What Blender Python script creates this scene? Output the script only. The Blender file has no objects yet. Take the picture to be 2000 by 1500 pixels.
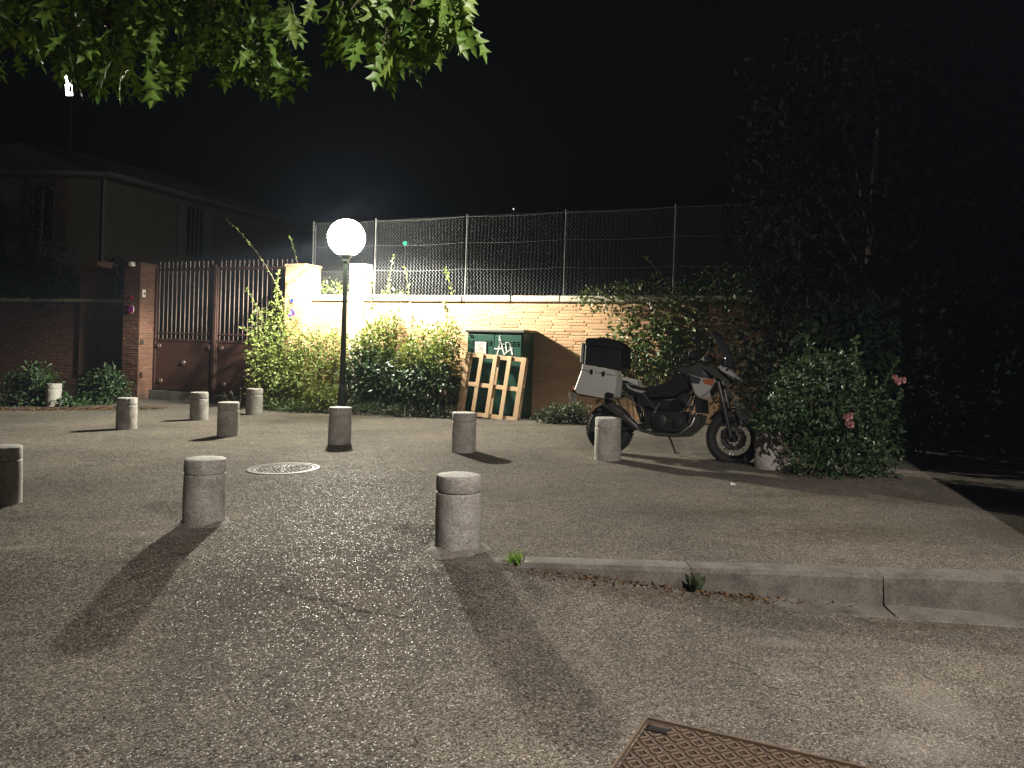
import bpy, bmesh, math, random
import numpy as np
from mathutils import Vector, Matrix, Euler

random.seed(7)
rng = np.random.default_rng(7)
scene = bpy.context.scene
COL = scene.collection
rad = math.radians

# ------------------------------------------------------------------ camera
F, CX, HY, EYE = 1500.0, 1000.0, 667.0, 1.55       # focal length in photo pixels, centre column, horizon row, eye height
LEAN = rad(1.6)                                    # the paved ground falls a little to one side; plumb things lean by this much from its normal
cam_data = bpy.data.cameras.new('camera')
cam_data.sensor_width = 36.0
cam_data.lens = 27.0
cam_data.shift_y = -(750.0 - HY) / 2000.0
cam_data.clip_start = 0.05
cam_data.clip_end = 2000.0
cam = bpy.data.objects.new('camera', cam_data)
COL.objects.link(cam)
cam.location = (0, 0, EYE)
cam.rotation_euler = (rad(90), 0, 0)
scene.camera = cam

# ------------------------------------------------------------------ night sky
world = bpy.data.worlds.new('World')
scene.world = world
world.use_nodes = True
wn = world.node_tree
for n in list(wn.nodes):
    wn.nodes.remove(n)
sky = wn.nodes.new('ShaderNodeTexSky')
sky.sky_type = 'NISHITA'
sky.sun_disc = False
sky.sun_elevation = rad(-4)
sky.sun_rotation = rad(200)
bg = wn.nodes.new('ShaderNodeBackground')
bg.inputs['Strength'].default_value = 0.02
wo = wn.nodes.new('ShaderNodeOutputWorld')
wn.links.new(sky.outputs[0], bg.inputs[0])
wn.links.new(bg.outputs[0], wo.inputs[0])

# lamps (radiance of the luminous glass; each is built with its lamp further down)
GLOBE_RADIANCE = 150.0         # glow of the globe itself, all round
GLOBE_BEAM = 9000.0            # watts thrown below the horizon by the optic inside it
LANTERN_RADIANCE = 60.0
LANTERN_BEAM = 3250.0
FLOOD_RADIANCE = 22.0
GLOBE_COLOR = (1.0, 0.95, 0.80)
LANTERN_COLOR = (1.0, 0.91, 0.83)

vs = scene.view_settings
vs.view_transform = 'Standard'
vs.look = 'None'
vs.exposure = 0.0
vs.gamma = 1.0
vs.use_curve_mapping = False
scene.render.engine = 'CYCLES'
scene.cycles.use_denoising = True
scene.cycles.max_bounces = 5
scene.cycles.diffuse_bounces = 2
scene.cycles.glossy_bounces = 2
scene.cycles.transmission_bounces = 4
scene.cycles.transparent_max_bounces = 6
scene.cycles.sample_clamp_indirect = 4.0
scene.cycles.use_light_tree = True
scene.cycles.caustics_reflective = False
scene.cycles.caustics_refractive = False

# ------------------------------------------------------------------ materials
MATS = {}

def mat(name, color=(.5, .5, .5), rough=.7, metal=0.0, spec=.5):
    m = bpy.data.materials.new(name)
    m.use_nodes = True
    b = m.node_tree.nodes['Principled BSDF']
    b.inputs['Base Color'].default_value = (*color, 1)
    b.inputs['Roughness'].default_value = rough
    b.inputs['Metallic'].default_value = metal
    b.inputs['Specular IOR Level'].default_value = spec
    MATS[name] = m
    return m

def nn(m, t, **kw):
    n = m.node_tree.nodes.new(t)
    for k, v in kw.items():
        setattr(n, k, v)
    return n

def lk(m, a, b):
    m.node_tree.links.new(a, b)

def ramp(m, fac, stops):
    r = nn(m, 'ShaderNodeValToRGB')
    e = r.color_ramp.elements
    while len(e) < len(stops):
        e.new(.5)
    for i, (p, c) in enumerate(stops):
        e[i].position = p
        e[i].color = (*c, 1)
    lk(m, fac, r.inputs[0])
    return r.outputs[0]

def noise(m, scale, detail=4, rough=.6, vec=None):
    n = nn(m, 'ShaderNodeTexNoise')
    n.inputs['Scale'].default_value = scale
    n.inputs['Detail'].default_value = detail
    n.inputs['Roughness'].default_value = rough
    if vec is None:
        vec = nn(m, 'ShaderNodeTexCoord').outputs['Object']
    lk(m, vec, n.inputs['Vector'])
    return n.outputs['Fac']

def mixc(m, fac, a, b, mode='MIX'):
    x = nn(m, 'ShaderNodeMix', data_type='RGBA', blend_type=mode)
    for sock, v in ((x.inputs[0], fac), (x.inputs[6], a), (x.inputs[7], b)):
        if isinstance(v, (int, float)):
            sock.default_value = v
        elif isinstance(v, tuple):
            sock.default_value = (*v, 1)
        else:
            lk(m, v, sock)
    return x.outputs[2]

def mth(m, op, a, b=None, clamp=False):
    x = nn(m, 'ShaderNodeMath', operation=op, use_clamp=clamp)
    for i, v in enumerate((a, b)):
        if v is None:
            continue
        if isinstance(v, (int, float)):
            x.inputs[i].default_value = v
        else:
            lk(m, v, x.inputs[i])
    return x.outputs[0]

def bsdf(m):
    return m.node_tree.nodes['Principled BSDF']

def add_bump(m, h, strength=.4, dist=.01):
    b = nn(m, 'ShaderNodeBump')
    b.inputs['Strength'].default_value = strength
    b.inputs['Distance'].default_value = dist
    lk(m, h, b.inputs['Height'])
    lk(m, b.outputs[0], bsdf(m).inputs['Normal'])

def weathered(name, c0, c1, scale=3.0, rough=.75, metal=0.0, bump=.2, bscale=40, spec=.4):
    m = mat(name, c0, rough, metal, spec)
    f = noise(m, scale, 6, .65)
    lk(m, ramp(m, f, [(.3, c0), (.7, c1)]), bsdf(m).inputs['Base Color'])
    if bump:
        add_bump(m, noise(m, bscale, 4), bump, .006)
    return m

def speckled(name, base, dark, light, cell=190, rough=.8, stain=(.5, .46, .4)):
    """poured concrete with exposed grit"""
    m = mat(name, base, rough)
    tc0 = nn(m, 'ShaderNodeTexCoord').outputs['Object']
    off = nn(m, 'ShaderNodeVectorMath', operation='ADD')
    lk(m, tc0, off.inputs[0])
    lk(m, mth(m, 'MULTIPLY', nn(m, 'ShaderNodeObjectInfo').outputs['Random'], 37.0), off.inputs[1])
    tc = off.outputs[0]
    v = nn(m, 'ShaderNodeTexVoronoi')
    v.inputs['Scale'].default_value = cell
    lk(m, tc, v.inputs['Vector'])
    sep = nn(m, 'ShaderNodeSeparateColor')
    lk(m, v.outputs['Color'], sep.inputs[0])
    c = ramp(m, sep.outputs[0], [(.0, dark), (.28, base), (.75, base), (1, light)])
    f = noise(m, 4.5, 6, .7, tc)
    c = mixc(m, ramp(m, f, [(.42, (0, 0, 0)), (.7, (.9, .9, .9))]), c, stain, 'MULTIPLY')
    oi = nn(m, 'ShaderNodeObjectInfo').outputs['Random']
    c = mixc(m, 1.0, c, ramp(m, oi, [(0, (.86, .85, .84)), (1, (1, 1, 1))]), 'MULTIPLY')
    lk(m, c, bsdf(m).inputs['Base Color'])
    h = mth(m, 'ADD', mth(m, 'MULTIPLY', noise(m, 60, 3), .8), mth(m, 'MULTIPLY', v.outputs['Distance'], .6))
    add_bump(m, h, .35, .004)
    return m

def island_mat(name, cols, rough=.6, trans=0.0, spec=.4, bump=None):
    """colour differs from piece to piece (leaf, brick...)"""
    m = mat(name, cols[0], rough, 0, spec)
    g = nn(m, 'ShaderNodeNewGeometry').outputs['Random Per Island']
    oi = nn(m, 'ShaderNodeObjectInfo').outputs['Random']
    r = mth(m, 'FRACT', mth(m, 'ADD', g, oi))
    n = len(cols) - 1
    c = ramp(m, r, [(i / max(n, 1), c) for i, c in enumerate(cols)])
    lk(m, c, bsdf(m).inputs['Base Color'])
    if trans:
        t = nn(m, 'ShaderNodeBsdfTranslucent')
        lk(m, mixc(m, 1.0, c, (1.0, 1.0, .55), 'MULTIPLY'), t.inputs['Color'])
        ms = nn(m, 'ShaderNodeMixShader')
        ms.inputs[0].default_value = trans
        lk(m, bsdf(m).outputs[0], ms.inputs[1])
        lk(m, t.outputs[0], ms.inputs[2])
        out = [x for x in m.node_tree.nodes if x.type == 'OUTPUT_MATERIAL'][0]
        lk(m, ms.outputs[0], out.inputs['Surface'])
    if bump:
        add_bump(m, noise(m, bump[0], 5, .7), bump[1], bump[2])
    return m

def emit(name, color, strength):
    m = bpy.data.materials.new(name)
    m.use_nodes = True
    nt = m.node_tree
    nt.nodes.remove(nt.nodes['Principled BSDF'])
    e = nt.nodes.new('ShaderNodeEmission')
    e.inputs[0].default_value = (*color, 1)
    e.inputs[1].default_value = strength
    nt.links.new(e.outputs[0], nt.nodes['Material Output'].inputs['Surface'])
    MATS[name] = m
    return m

# asphalt with pale worn chippings
m = mat('asphalt', (.18, .16, .14), .7)
tc = nn(m, 'ShaderNodeTexCoord').outputs['Object']
v1 = nn(m, 'ShaderNodeTexVoronoi'); v1.inputs['Scale'].default_value = 122; lk(m, tc, v1.inputs['Vector'])
v2 = nn(m, 'ShaderNodeTexVoronoi'); v2.inputs['Scale'].default_value = 230; lk(m, tc, v2.inputs['Vector'])
s1 = nn(m, 'ShaderNodeSeparateColor'); lk(m, v1.outputs['Color'], s1.inputs[0])
s2 = nn(m, 'ShaderNodeSeparateColor'); lk(m, v2.outputs['Color'], s2.inputs[0])
chip = ramp(m, s1.outputs[0], [(0, (.07, .066, .058)), (.35, (.175, .16, .138)), (.75, (.26, .238, .206)), (.93, (.32, .295, .258)), (1, (.56, .53, .47))])
fine = ramp(m, s2.outputs[0], [(0, (.5, .5, .5)), (.6, (1, 1, 1)), (1, (1.15, 1.13, 1.1))])
c = mixc(m, 1.0, chip, fine, 'MULTIPLY')
crev = ramp(m, v1.outputs['Distance'], [(.25, (1, 1, 1)), (.75, (.45, .44, .43))])
c = mixc(m, .8, c, crev, 'MULTIPLY')
big = ramp(m, noise(m, .55, 5, .62, tc), [(.32, (.7, .7, .72)), (.5, (.95, .95, .95)), (.7, (1.2, 1.16, 1.1))])
c = mixc(m, 1.0, c, big, 'MULTIPLY')
mid = ramp(m, noise(m, 4.2, 6, .7, tc), [(.3, (.72, .72, .73)), (.62, (1.08, 1.06, 1.04))])
c = mixc(m, .85, c, mid, 'MULTIPLY')
# tracked-in earth and moss near the planted edge and along the kerb
def blob(cx, cy, rx, ry):
    mp = nn(m, 'ShaderNodeMapping')
    mp.inputs['Location'].default_value = (-cx / rx, -cy / ry, 0)
    mp.inputs['Scale'].default_value = (1 / rx, 1 / ry, 0)
    lk(m, tc, mp.inputs['Vector'])
    ln = nn(m, 'ShaderNodeVectorMath', operation='LENGTH')
    lk(m, mp.outputs[0], ln.inputs[0])
    return mth(m, 'SUBTRACT', 1.0, ln.outputs['Value'], True)
dirt = None
for b in ((3.7, 7.5, 1.2, .5), (2.75, 7.75, .9, .28), (2.7, 6.2, 1.6, .7), (3.2, 9.0, 1.2, .9), (4.1, 6.2, .7, 1.0), (-9.5, 18.0, 3.0, 1.1), (-3.7, 15.8, 4.5, .8), (.5, 14.2, 3.0, .6), (1.3, 5.08, 1.5, .16), (2.6, 4.8, 1.2, .14), (2.0, 7.0, 1.4, .4)):
    q = blob(*b)
    dirt = q if dirt is None else mth(m, 'MAXIMUM', dirt, q)
dn = noise(m, 13.0, 10, .8, tc)
dmask = mth(m, 'MULTIPLY', mth(m, 'SUBTRACT', mth(m, 'ADD', mth(m, 'MULTIPLY', dirt, .25), dn), .60), 5.0, True)
c = mixc(m, mth(m, 'MULTIPLY', dmask, .8), c, (.065, .055, .03))
# darker patches on the left
dk = None
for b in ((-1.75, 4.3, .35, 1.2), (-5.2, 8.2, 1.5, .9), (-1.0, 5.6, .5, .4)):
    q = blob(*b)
    dk = q if dk is None else mth(m, 'MAXIMUM', dk, q)
dkm = mth(m, 'MULTIPLY', mth(m, 'ADD', dk, mth(m, 'MULTIPLY', mth(m, 'SUBTRACT', noise(m, 2.2, 5, .7, tc), .5), .8)), 1.0, True)
c = mixc(m, mth(m, 'MULTIPLY', dkm, .42), c, (.06, .055, .05))
pale = None
for b in ((2.05, 3.75, .35, .5), (1.75, 3.3, .5, .22), (1.55, 4.45, .3, .12), (-.2, 5.45, .6, .18), (-2.9, 6.2, .6, .25)):
    q = blob(*b)
    pale = q if pale is None else mth(m, 'MAXIMUM', pale, q)
pm = mth(m, 'MULTIPLY', mth(m, 'SUBTRACT', mth(m, 'ADD', pale, mth(m, 'MULTIPLY', noise(m, 6, 7, .75, tc), .9)), .62), 1.6, True)
pm = mth(m, 'MULTIPLY', pm, mth(m, 'MULTIPLY', pale, 2.0, True))
c = mixc(m, mth(m, 'MULTIPLY', pm, .22), c, (.33, .30, .265))
# oil drips
vo = nn(m, 'ShaderNodeTexVoronoi'); vo.inputs['Scale'].default_value = 1.15; vo.inputs['Randomness'].default_value = 1.0; lk(m, tc, vo.inputs['Vector'])
oil = ramp(m, mth(m, 'ADD', vo.outputs['Distance'], mth(m, 'MULTIPLY', noise(m, 16, 5, .7, tc), .12)), [(.095, (1, 1, 1)), (.14, (0, 0, 0))])
c = mixc(m, mth(m, 'MULTIPLY', oil, .45), c, (.05, .046, .042))
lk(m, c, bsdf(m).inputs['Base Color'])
lk(m, ramp(m, s1.outputs[1], [(0, (.95,) * 3), (.92, (.9,) * 3), (.96, (.52,) * 3), (1, (.42,) * 3)]), bsdf(m).inputs['Roughness'])
# every chipping lies at its own angle
geo = nn(m, 'ShaderNodeNewGeometry')
jit = nn(m, 'ShaderNodeVectorMath', operation='SUBTRACT'); lk(m, v1.outputs['Color'], jit.inputs[0]); jit.inputs[1].default_value = (.5, .5, .5)
jm = nn(m, 'ShaderNodeVectorMath', operation='MULTIPLY'); lk(m, jit.outputs[0], jm.inputs[0]); jm.inputs[1].default_value = (.55, .55, 0)
ja = nn(m, 'ShaderNodeVectorMath', operation='ADD'); lk(m, jm.outputs[0], ja.inputs[0]); lk(m, geo.outputs['Normal'], ja.inputs[1])
jn = nn(m, 'ShaderNodeVectorMath', operation='NORMALIZE'); lk(m, ja.outputs[0], jn.inputs[0])
bp_ = nn(m, 'ShaderNodeBump'); bp_.invert = True
bp_.inputs['Strength'].default_value = .55; bp_.inputs['Distance'].default_value = .006
lk(m, mth(m, 'ADD', v1.outputs['Distance'], mth(m, 'MULTIPLY', noise(m, 30, 4, .7, tc), .7)), bp_.inputs['Height'])
lk(m, jn.outputs[0], bp_.inputs['Normal'])
lk(m, bp_.outputs[0], bsdf(m).inputs['Normal'])
lk(m, ramp(m, s1.outputs[1], [(0, (.03,) * 3), (.92, (.035,) * 3), (.96, (.1,) * 3), (1, (.16,) * 3)]), bsdf(m).inputs['Specular IOR Level'])

speckled('bollard_concrete', (.345, .332, .31), (.14, .134, .124), (.55, .53, .5), 150)
speckled('kerb_concrete', (.145, .134, .12), (.085, .078, .07), (.2, .187, .168), 150, .88, (.36, .33, .29))
speckled('mortar_patch', (.205, .188, .165), (.1, .092, .08), (.32, .3, .265), 110, .92)
weathered('wall_mortar', (.47, .33, .20), (.36, .24, .145), 2.5, .92, 0, .7, 30)
weathered('wall_plaster', (.62, .54, .40), (.46, .38, .27), 1.6, .9, 0, .4, 25)
weathered('coping_stone', (.52, .46, .36), (.3, .26, .2), 4, .9, 0, .5, 30)
island_mat('brick', [(.42, .25, .135), (.46, .29, .155), (.36, .20, .11), (.48, .32, .18), (.43, .265, .145)], .9, 0, .25, (28, .6, .008))
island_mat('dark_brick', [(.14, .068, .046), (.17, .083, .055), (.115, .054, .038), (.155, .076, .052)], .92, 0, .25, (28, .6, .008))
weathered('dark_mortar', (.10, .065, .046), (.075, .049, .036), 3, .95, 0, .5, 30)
weathered('lamp_paint', (.018, .026, .02), (.028, .036, .028), 6, .45, .0, .05, 60, .5)
weathered('gate_paint', (.068, .031, .021), (.044, .021, .016), 2.2, .55, 0, .12, 30, .45)
weathered('galvanised', (.11, .115, .115), (.08, .084, .084), 9, .65, .2, .1, 80)
weathered('cabinet_green', (.012, .058, .038), (.016, .07, .046), 3, .42, 0, .06, 50, .5)
weathered('cabinet_roof', (.11, .12, .1), (.07, .075, .06), 6, .7, 0, .2, 40)
weathered('dark_void', (.004, .004, .004), (.006, .006, .006), 3, .9, 0, 0)
island_mat('pallet_wood', [(.50, .345, .20), (.56, .40, .24), (.43, .29, .165), (.47, .33, .20)], .8, 0, .3, (24, .35, .005))
weathered('paper', (.72, .68, .62), (.62, .58, .54), 10, .8, 0, .1, 40)
weathered('paint_white', (.72, .74, .72), (.60, .62, .60), 12, .6, 0, .05, 60)
weathered('cast_iron', (.075, .068, .06), (.12, .108, .094), 8, .65, .15, .3, 60, .3)
weathered('rusty_iron', (.05, .034, .024), (.085, .055, .036), 9, .7, .15, .5, 70)
weathered('rusty_bar', (.12, .085, .058), (.17, .125, .085), 14, .6, .3, .3, 70)
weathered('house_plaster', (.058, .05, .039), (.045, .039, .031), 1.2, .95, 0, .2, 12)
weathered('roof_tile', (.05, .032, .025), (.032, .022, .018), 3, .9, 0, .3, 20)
weathered('shutter', (.06, .07, .075), (.045, .05, .055), 4, .7, 0, .1, 30)
mat('window_glass', (.01, .012, .014), .08, 0, .6)
weathered('bark', (.07, .055, .04), (.035, .028, .02), 9, .95, 0, .8, 25)
weathered('twig_bark', (.09, .075, .045), (.05, .045, .028), 12, .9, 0, .3, 40)
weathered('rubber', (.009, .009, .009), (.014, .014, .0135), 12, .75, 0, .3, 90)
weathered('black_plastic', (.006, .006, .0065), (.009, .009, .0095), 8, .6, 0, .06, 120, .25)
weathered('seat_vinyl', (.005, .005, .0055), (.007, .007, .007), 6, .65, 0, .2, 150, .2)
weathered('aluminium', (.45, .45, .43), (.39, .39, .375), 5, .45, .3, .06, 30)
weathered('steel', (.2, .2, .2), (.12, .12, .12), 9, .35, .9, .1, 50)
weathered('engine_metal', (.013, .013, .013), (.022, .021, .02), 8, .5, .3, .2, 40, .3)
weathered('bike_white', (.25, .25, .247), (.2, .2, .197), 5, .35, 0, 0, 10)
weathered('bike_grey', (.04, .04, .04), (.028, .028, .028), 5, .4, .2, 0, 10)
mat('bike_orange', (.22, .06, .025), .4)
mat('screen_smoke', (.02, .02, .022), .15, 0, .6)
mat('sign_red', (.55, .02, .025), .4)
mat('sign_blue', (.02, .05, .42), .4)
mat('sign_white', (.75, .75, .72), .45)
mat('ivory_plastic', (.6, .59, .54), .5)
leafcols = [(.05, .085, .024), (.07, .11, .03), (.085, .125, .036), (.04, .07, .02), (.10, .135, .045)]
island_mat('oak_leaf', [(.085, .165, .026), (.115, .20, .034), (.07, .14, .024), (.15, .22, .042)], .45, .32, .4)
island_mat('hedge_leaf', leafcols, .38, .22, .55)
island_mat('privet_leaf', [(.17, .23, .05), (.23, .28, .075), (.12, .18, .04), (.28, .31, .10)], .42, .3, .5)
island_mat('ivy_leaf', [(.022, .05, .018), (.032, .065, .022), (.045, .08, .028), (.02, .042, .016)], .3, .08, .6)
island_mat('grey_leaf', [(.07, .095, .05), (.09, .115, .065), (.055, .08, .042)], .6, .15, .4)
island_mat('rose_leaf', [(.022, .046, .016), (.03, .06, .02), (.042, .078, .025), (.016, .036, .013)], .45, .12, .45)
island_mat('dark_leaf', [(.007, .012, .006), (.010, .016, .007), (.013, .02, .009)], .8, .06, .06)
island_mat('rose_petal', [(.55, .27, .28), (.60, .36, .35), (.48, .22, .23)], .6, .2, .3)
island_mat('litter_leaf', [(.13, .07, .03), (.09, .05, .028), (.17, .1, .045), (.06, .04, .025), (.24, .13, .05)], .85, 0, .2)
island_mat('grass_blade', [(.14, .26, .035), (.18, .32, .05), (.11, .2, .03)], .5, .3, .4)
def glow_glass(name, color, strength, clear=.75):
    """lit glass: lets the lamp's light through and glows"""
    m = emit(name, color, strength)
    nt = m.node_tree
    e = [x for x in nt.nodes if x.type == 'EMISSION'][0]
    t = nt.nodes.new('ShaderNodeBsdfTransparent')
    a = nt.nodes.new('ShaderNodeMixShader')
    a.inputs[0].default_value = 1 - clear
    e.inputs[1].default_value = strength / (1 - clear)
    nt.links.new(t.outputs[0], a.inputs[1])
    nt.links.new(e.outputs[0], a.inputs[2])
    nt.links.new(a.outputs[0], nt.nodes['Material Output'].inputs['Surface'])
    return m
glow_glass('globe_light', GLOBE_COLOR, GLOBE_RADIANCE)
glow_glass('lantern_light', LANTERN_COLOR, LANTERN_RADIANCE)
def beam(name, parent, loc, watts, color, profile, radius):
    """lamp optic: point source whose strength depends on how far below the level it shines (a street-lamp distribution)"""
    d = bpy.data.lights.new(name, 'POINT')
    d.energy, d.color, d.shadow_soft_size = watts, color, radius
    d.use_nodes = True
    nt = d.node_tree
    e = [x for x in nt.nodes if x.type == 'EMISSION'][0]
    tc = nt.nodes.new('ShaderNodeTexCoord')
    sp = nt.nodes.new('ShaderNodeSeparateXYZ')
    mu = nt.nodes.new('ShaderNodeMath'); mu.operation = 'MULTIPLY'; mu.inputs[1].default_value = DOWN
    r = nt.nodes.new('ShaderNodeValToRGB')
    el = r.color_ramp.elements
    while len(el) < len(profile):
        el.new(.5)
    for q, (p, v) in zip(el, profile):
        q.position, q.color = p, (v, v, v, 1)
    nt.links.new(tc.outputs['Normal'], sp.inputs[0])
    nt.links.new(sp.outputs['Z'], mu.inputs[0])
    nt.links.new(mu.outputs[0], r.inputs[0])
    nt.links.new(r.outputs[0], e.inputs['Strength'])
    o = bpy.data.objects.new(name, d)
    COL.objects.link(o)
    o.parent = parent
    o.location = loc
    return o
DOWN = -1.0
emit('flood_light', (1, .94, .92), FLOOD_RADIANCE)
emit('green_light', (.02, .9, .5), 1.1)
emit('far_light', (1, .95, .85), 1.2)

# ------------------------------------------------------------------ mesh helpers
def rot_z(a):
    return Matrix.Rotation(a, 4, 'Z')

UPR = Matrix.Rotation(LEAN, 4, 'Y')

class MB:
    def __init__(s):
        s.v, s.f = [], []

    def add(s, vs_, fs):
        o = len(s.v)
        s.v += [tuple(p) for p in vs_]
        s.f += [tuple(i + o for i in f) for f in fs]
        return s

    def box(s, x0, x1, y0, y1, z0, z1, M=None, c=0.0):
        if c <= 0:
            vs_ = [(x, y, z) for z in (z0, z1) for y in (y0, y1) for x in (x0, x1)]
            fs = [(0, 2, 3, 1), (4, 5, 7, 6), (0, 1, 5, 4), (2, 6, 7, 3), (0, 4, 6, 2), (1, 3, 7, 5)]
        else:   # chamfered upright edges and rims
            c = min(c, .45 * min(x1 - x0, y1 - y0, z1 - z0))
            def ring(i, z):
                a0, a1, b0, b1 = x0 + i, x1 - i, y0 + i, y1 - i
                return [(a0 + c, b0, z), (a1 - c, b0, z), (a1, b0 + c, z), (a1, b1 - c, z), (a1 - c, b1, z), (a0 + c, b1, z), (a0, b1 - c, z), (a0, b0 + c, z)]
            vs_ = ring(c * .6, z0) + ring(0, z0 + c) + ring(0, z1 - c) + ring(c * .6, z1)
            fs = [tuple(range(7, -1, -1)), tuple(range(24, 32))]
            for k in range(3):
                for i in range(8):
                    j = (i + 1) % 8
                    fs.append((k * 8 + i, k * 8 + j, k * 8 + 8 + j, k * 8 + 8 + i))
        if M is not None:
            vs_ = [M @ Vector(p) for p in vs_]
        return s.add(vs_, fs)

    def lathe(s, prof, n=24, M=None, close=True):
        vs_, fs = [], []
        for r, z in prof:
            for i in range(n):
                a = 2 * math.pi * i / n
                vs_.append((r * math.cos(a), r * math.sin(a), z))
        for k in range(len(prof) - 1):
            for i in range(n):
                j = (i + 1) % n
                fs.append((k * n + i, k * n + j, k * n + n + j, k * n + n + i))
        if close:
            fs.append(tuple(range(n - 1, -1, -1)))
            fs.append(tuple(range((len(prof) - 1) * n, len(prof) * n)))
        if M is not None:
            vs_ = [M @ Vector(p) for p in vs_]
        return s.add(vs_, fs)

    def tube(s, pts, r, n=8, r1=None, caps=True):
        pts = [Vector(p) for p in pts]
        L = len(pts)
        rs = r if isinstance(r, (list, tuple)) else [r + ((r if r1 is None else r1) - r) * i / max(1, L - 1) for i in range(L)]
        vs_, fs = [], []
        ref = None
        for i, p in enumerate(pts):
            d = (pts[min(i + 1, L - 1)] - pts[max(i - 1, 0)])
            d = d.normalized() if d.length > 1e-9 else Vector((0, 0, 1))
            if ref is None:
                ref = d.cross(Vector((.31, .17, .93)))
                if ref.length < 1e-3:
                    ref = d.cross(Vector((1, 0, 0)))
            u = (ref - d * ref.dot(d))
            u = u.normalized()
            ref = u
            w = d.cross(u)
            for k in range(n):
                a = 2 * math.pi * k / n
                vs_.append(p + (u * math.cos(a) + w * math.sin(a)) * rs[i])
        for i in range(L - 1):
            for k in range(n):
                j = (k + 1) % n
                fs.append((i * n + k, i * n + j, i * n + n + j, i * n + n + k))
        if caps:
            fs.append(tuple(range(n - 1, -1, -1)))
            fs.append(tuple(range((L - 1) * n, L * n)))
        return s.add(vs_, fs)

    def prism(s, poly, y0, y1, inset=0.0, edge=None):
        """outline in the x-z plane, thickness along y, with softened rims"""
        n = len(poly)
        cx = sum(p[0] for p in poly) / n
        cz = sum(p[1] for p in poly) / n
        area = sum(poly[i][0] * poly[(i + 1) % n][1] - poly[(i + 1) % n][0] * poly[i][1] for i in range(n))
        if area < 0:
            poly = poly[::-1]
        e = edge if edge is not None else min(abs(y1 - y0) * .3, .04)
        lay = [(y0, inset), (y0 + e, 0), (y1 - e, 0), (y1, inset)] if inset > 0 else [(y0, 0), (y1, 0)]
        vs_, fs = [], []
        for y, k in lay:
            for (x, z) in poly:
                d = math.hypot(x - cx, z - cz) + 1e-9
                q = max(0.0, 1 - k / d)
                vs_.append((cx + (x - cx) * q, y, cz + (z - cz) * q))
        for l in range(len(lay) - 1):
            for i in range(n):
                j = (i + 1) % n
                fs.append((l * n + i, l * n + j, l * n + n + j, l * n + n + i))
        fs.append(tuple(range(n)))
        fs.append(tuple(range(len(lay) * n - 1, (len(lay) - 1) * n - 1, -1)))
        return s.add(vs_, fs)

    def torus(s, R, r, n=32, k=8, M=None, y_scale=1.0):
        """ring lying round the y axis"""
        vs_, fs = [], []
        for i in range(n):
            a = 2 * math.pi * i / n
            for j in range(k):
                b = 2 * math.pi * j / k
                q = R + r * math.cos(b)
                vs_.append((q * math.cos(a), r * y_scale * math.sin(b), q * math.sin(a)))
        for i in range(n):
            for j in range(k):
                i2, j2 = (i + 1) % n, (j + 1) % k
                fs.append((i * k + j, i * k + j2, i2 * k + j2, i2 * k + j))
        if M is not None:
            vs_ = [M @ Vector(p) for p in vs_]
        return s.add(vs_, fs)

    def mesh(s, name, material=None, smooth=False, angle=None):
        me = bpy.data.meshes.new(name)
        me.from_pydata([tuple(p) for p in s.v], [], s.f)
        if material:
            me.materials.append(MATS[material])
        if smooth:
            me.polygons.foreach_set('use_smooth', [True] * len(me.polygons))
            try:
                me.set_sharp_from_angle(angle=rad(angle if angle else 40))
            except Exception:
                pass
        me.update()
        return me

    def build(s, name, material, parent=None, smooth=False, angle=None):
        return put(name, s.mesh(name, material, smooth, angle), parent)

def put(name, me, parent=None):
    o = bpy.data.objects.new(name, me)
    COL.objects.link(o)
    if parent is not None:
        o.parent = parent
    return o

def tag(o, label=None, cat=None, group=None, kind=None):
    if label: o['label'] = label
    if cat: o['category'] = cat
    if group: o['group'] = group
    if kind: o['kind'] = kind
    return o

def empty(name, M, label=None, cat=None, group=None, kind=None):
    o = bpy.data.objects.new(name, None)
    COL.objects.link(o)
    o.empty_display_size = .2
    o.matrix_world = M
    return tag(o, label, cat, group, kind or ('thing' if cat else None))

def np_mesh(name, V, faces_k, material, smooth=False):
    """V (n,k,3) copies of a template with faces_k"""
    n, k, _ = V.shape
    me = bpy.data.meshes.new(name)
    allf = []
    for i in range(n):
        o = i * k
        for f in faces_k:
            allf.append(tuple(j + o for j in f))
    me.from_pydata(V.reshape(-1, 3).tolist(), [], allf)
    me.materials.append(MATS[material])
    if smooth:
        me.polygons.foreach_set('use_smooth', [True] * len(me.polygons))
    me.update()
    return me

def nrm(a):
    return a / (np.linalg.norm(a, axis=-1, keepdims=True) + 1e-9)

LEAF_V = np.array([(0, 0, 0), (-.22, .3, .07), (.22, .3, .07), (-.2, .66, .05), (.2, .66, .05), (0, 1, -.06), (0, .3, 0), (0, .66, 0)])
LEAF_F = [(0, 6, 1), (0, 2, 6), (1, 6, 7, 3), (6, 2, 4, 7), (3, 7, 5), (7, 4, 5)]
half = [(.0, 0), (.02, .08), (.06, .13), (.09, .20), (.21, .30), (.09, .305), (.075, .36), (.13, .43), (.31, .57), (.14, .545), (.09, .59), (.13, .68), (.25, .84), (.10, .765), (.06, .80), (.07, .88), (.0, 1.06)]
ov, of = [], []
for (hx, hy) in half:
    zz = -.16 * hy * hy
    ov += [(0, hy, zz), (hx, hy - .02 * hx, zz + .34 * hx - .3 * hx * hx), (-hx, hy - .02 * hx, zz + .34 * hx - .3 * hx * hx)]
for i in range(len(half) - 1):
    a, b = i * 3, i * 3 + 3
    of += [(a, a + 1, b + 1, b), (a, b, b + 2, a + 2)]
OAK_V, OAK_F = np.array(ov), of
OAK_V = np.vstack([OAK_V, [(-.008, 0, 0), (.008, 0, 0), (.008, -.3, .03), (-.008, -.3, .03)]])
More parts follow.
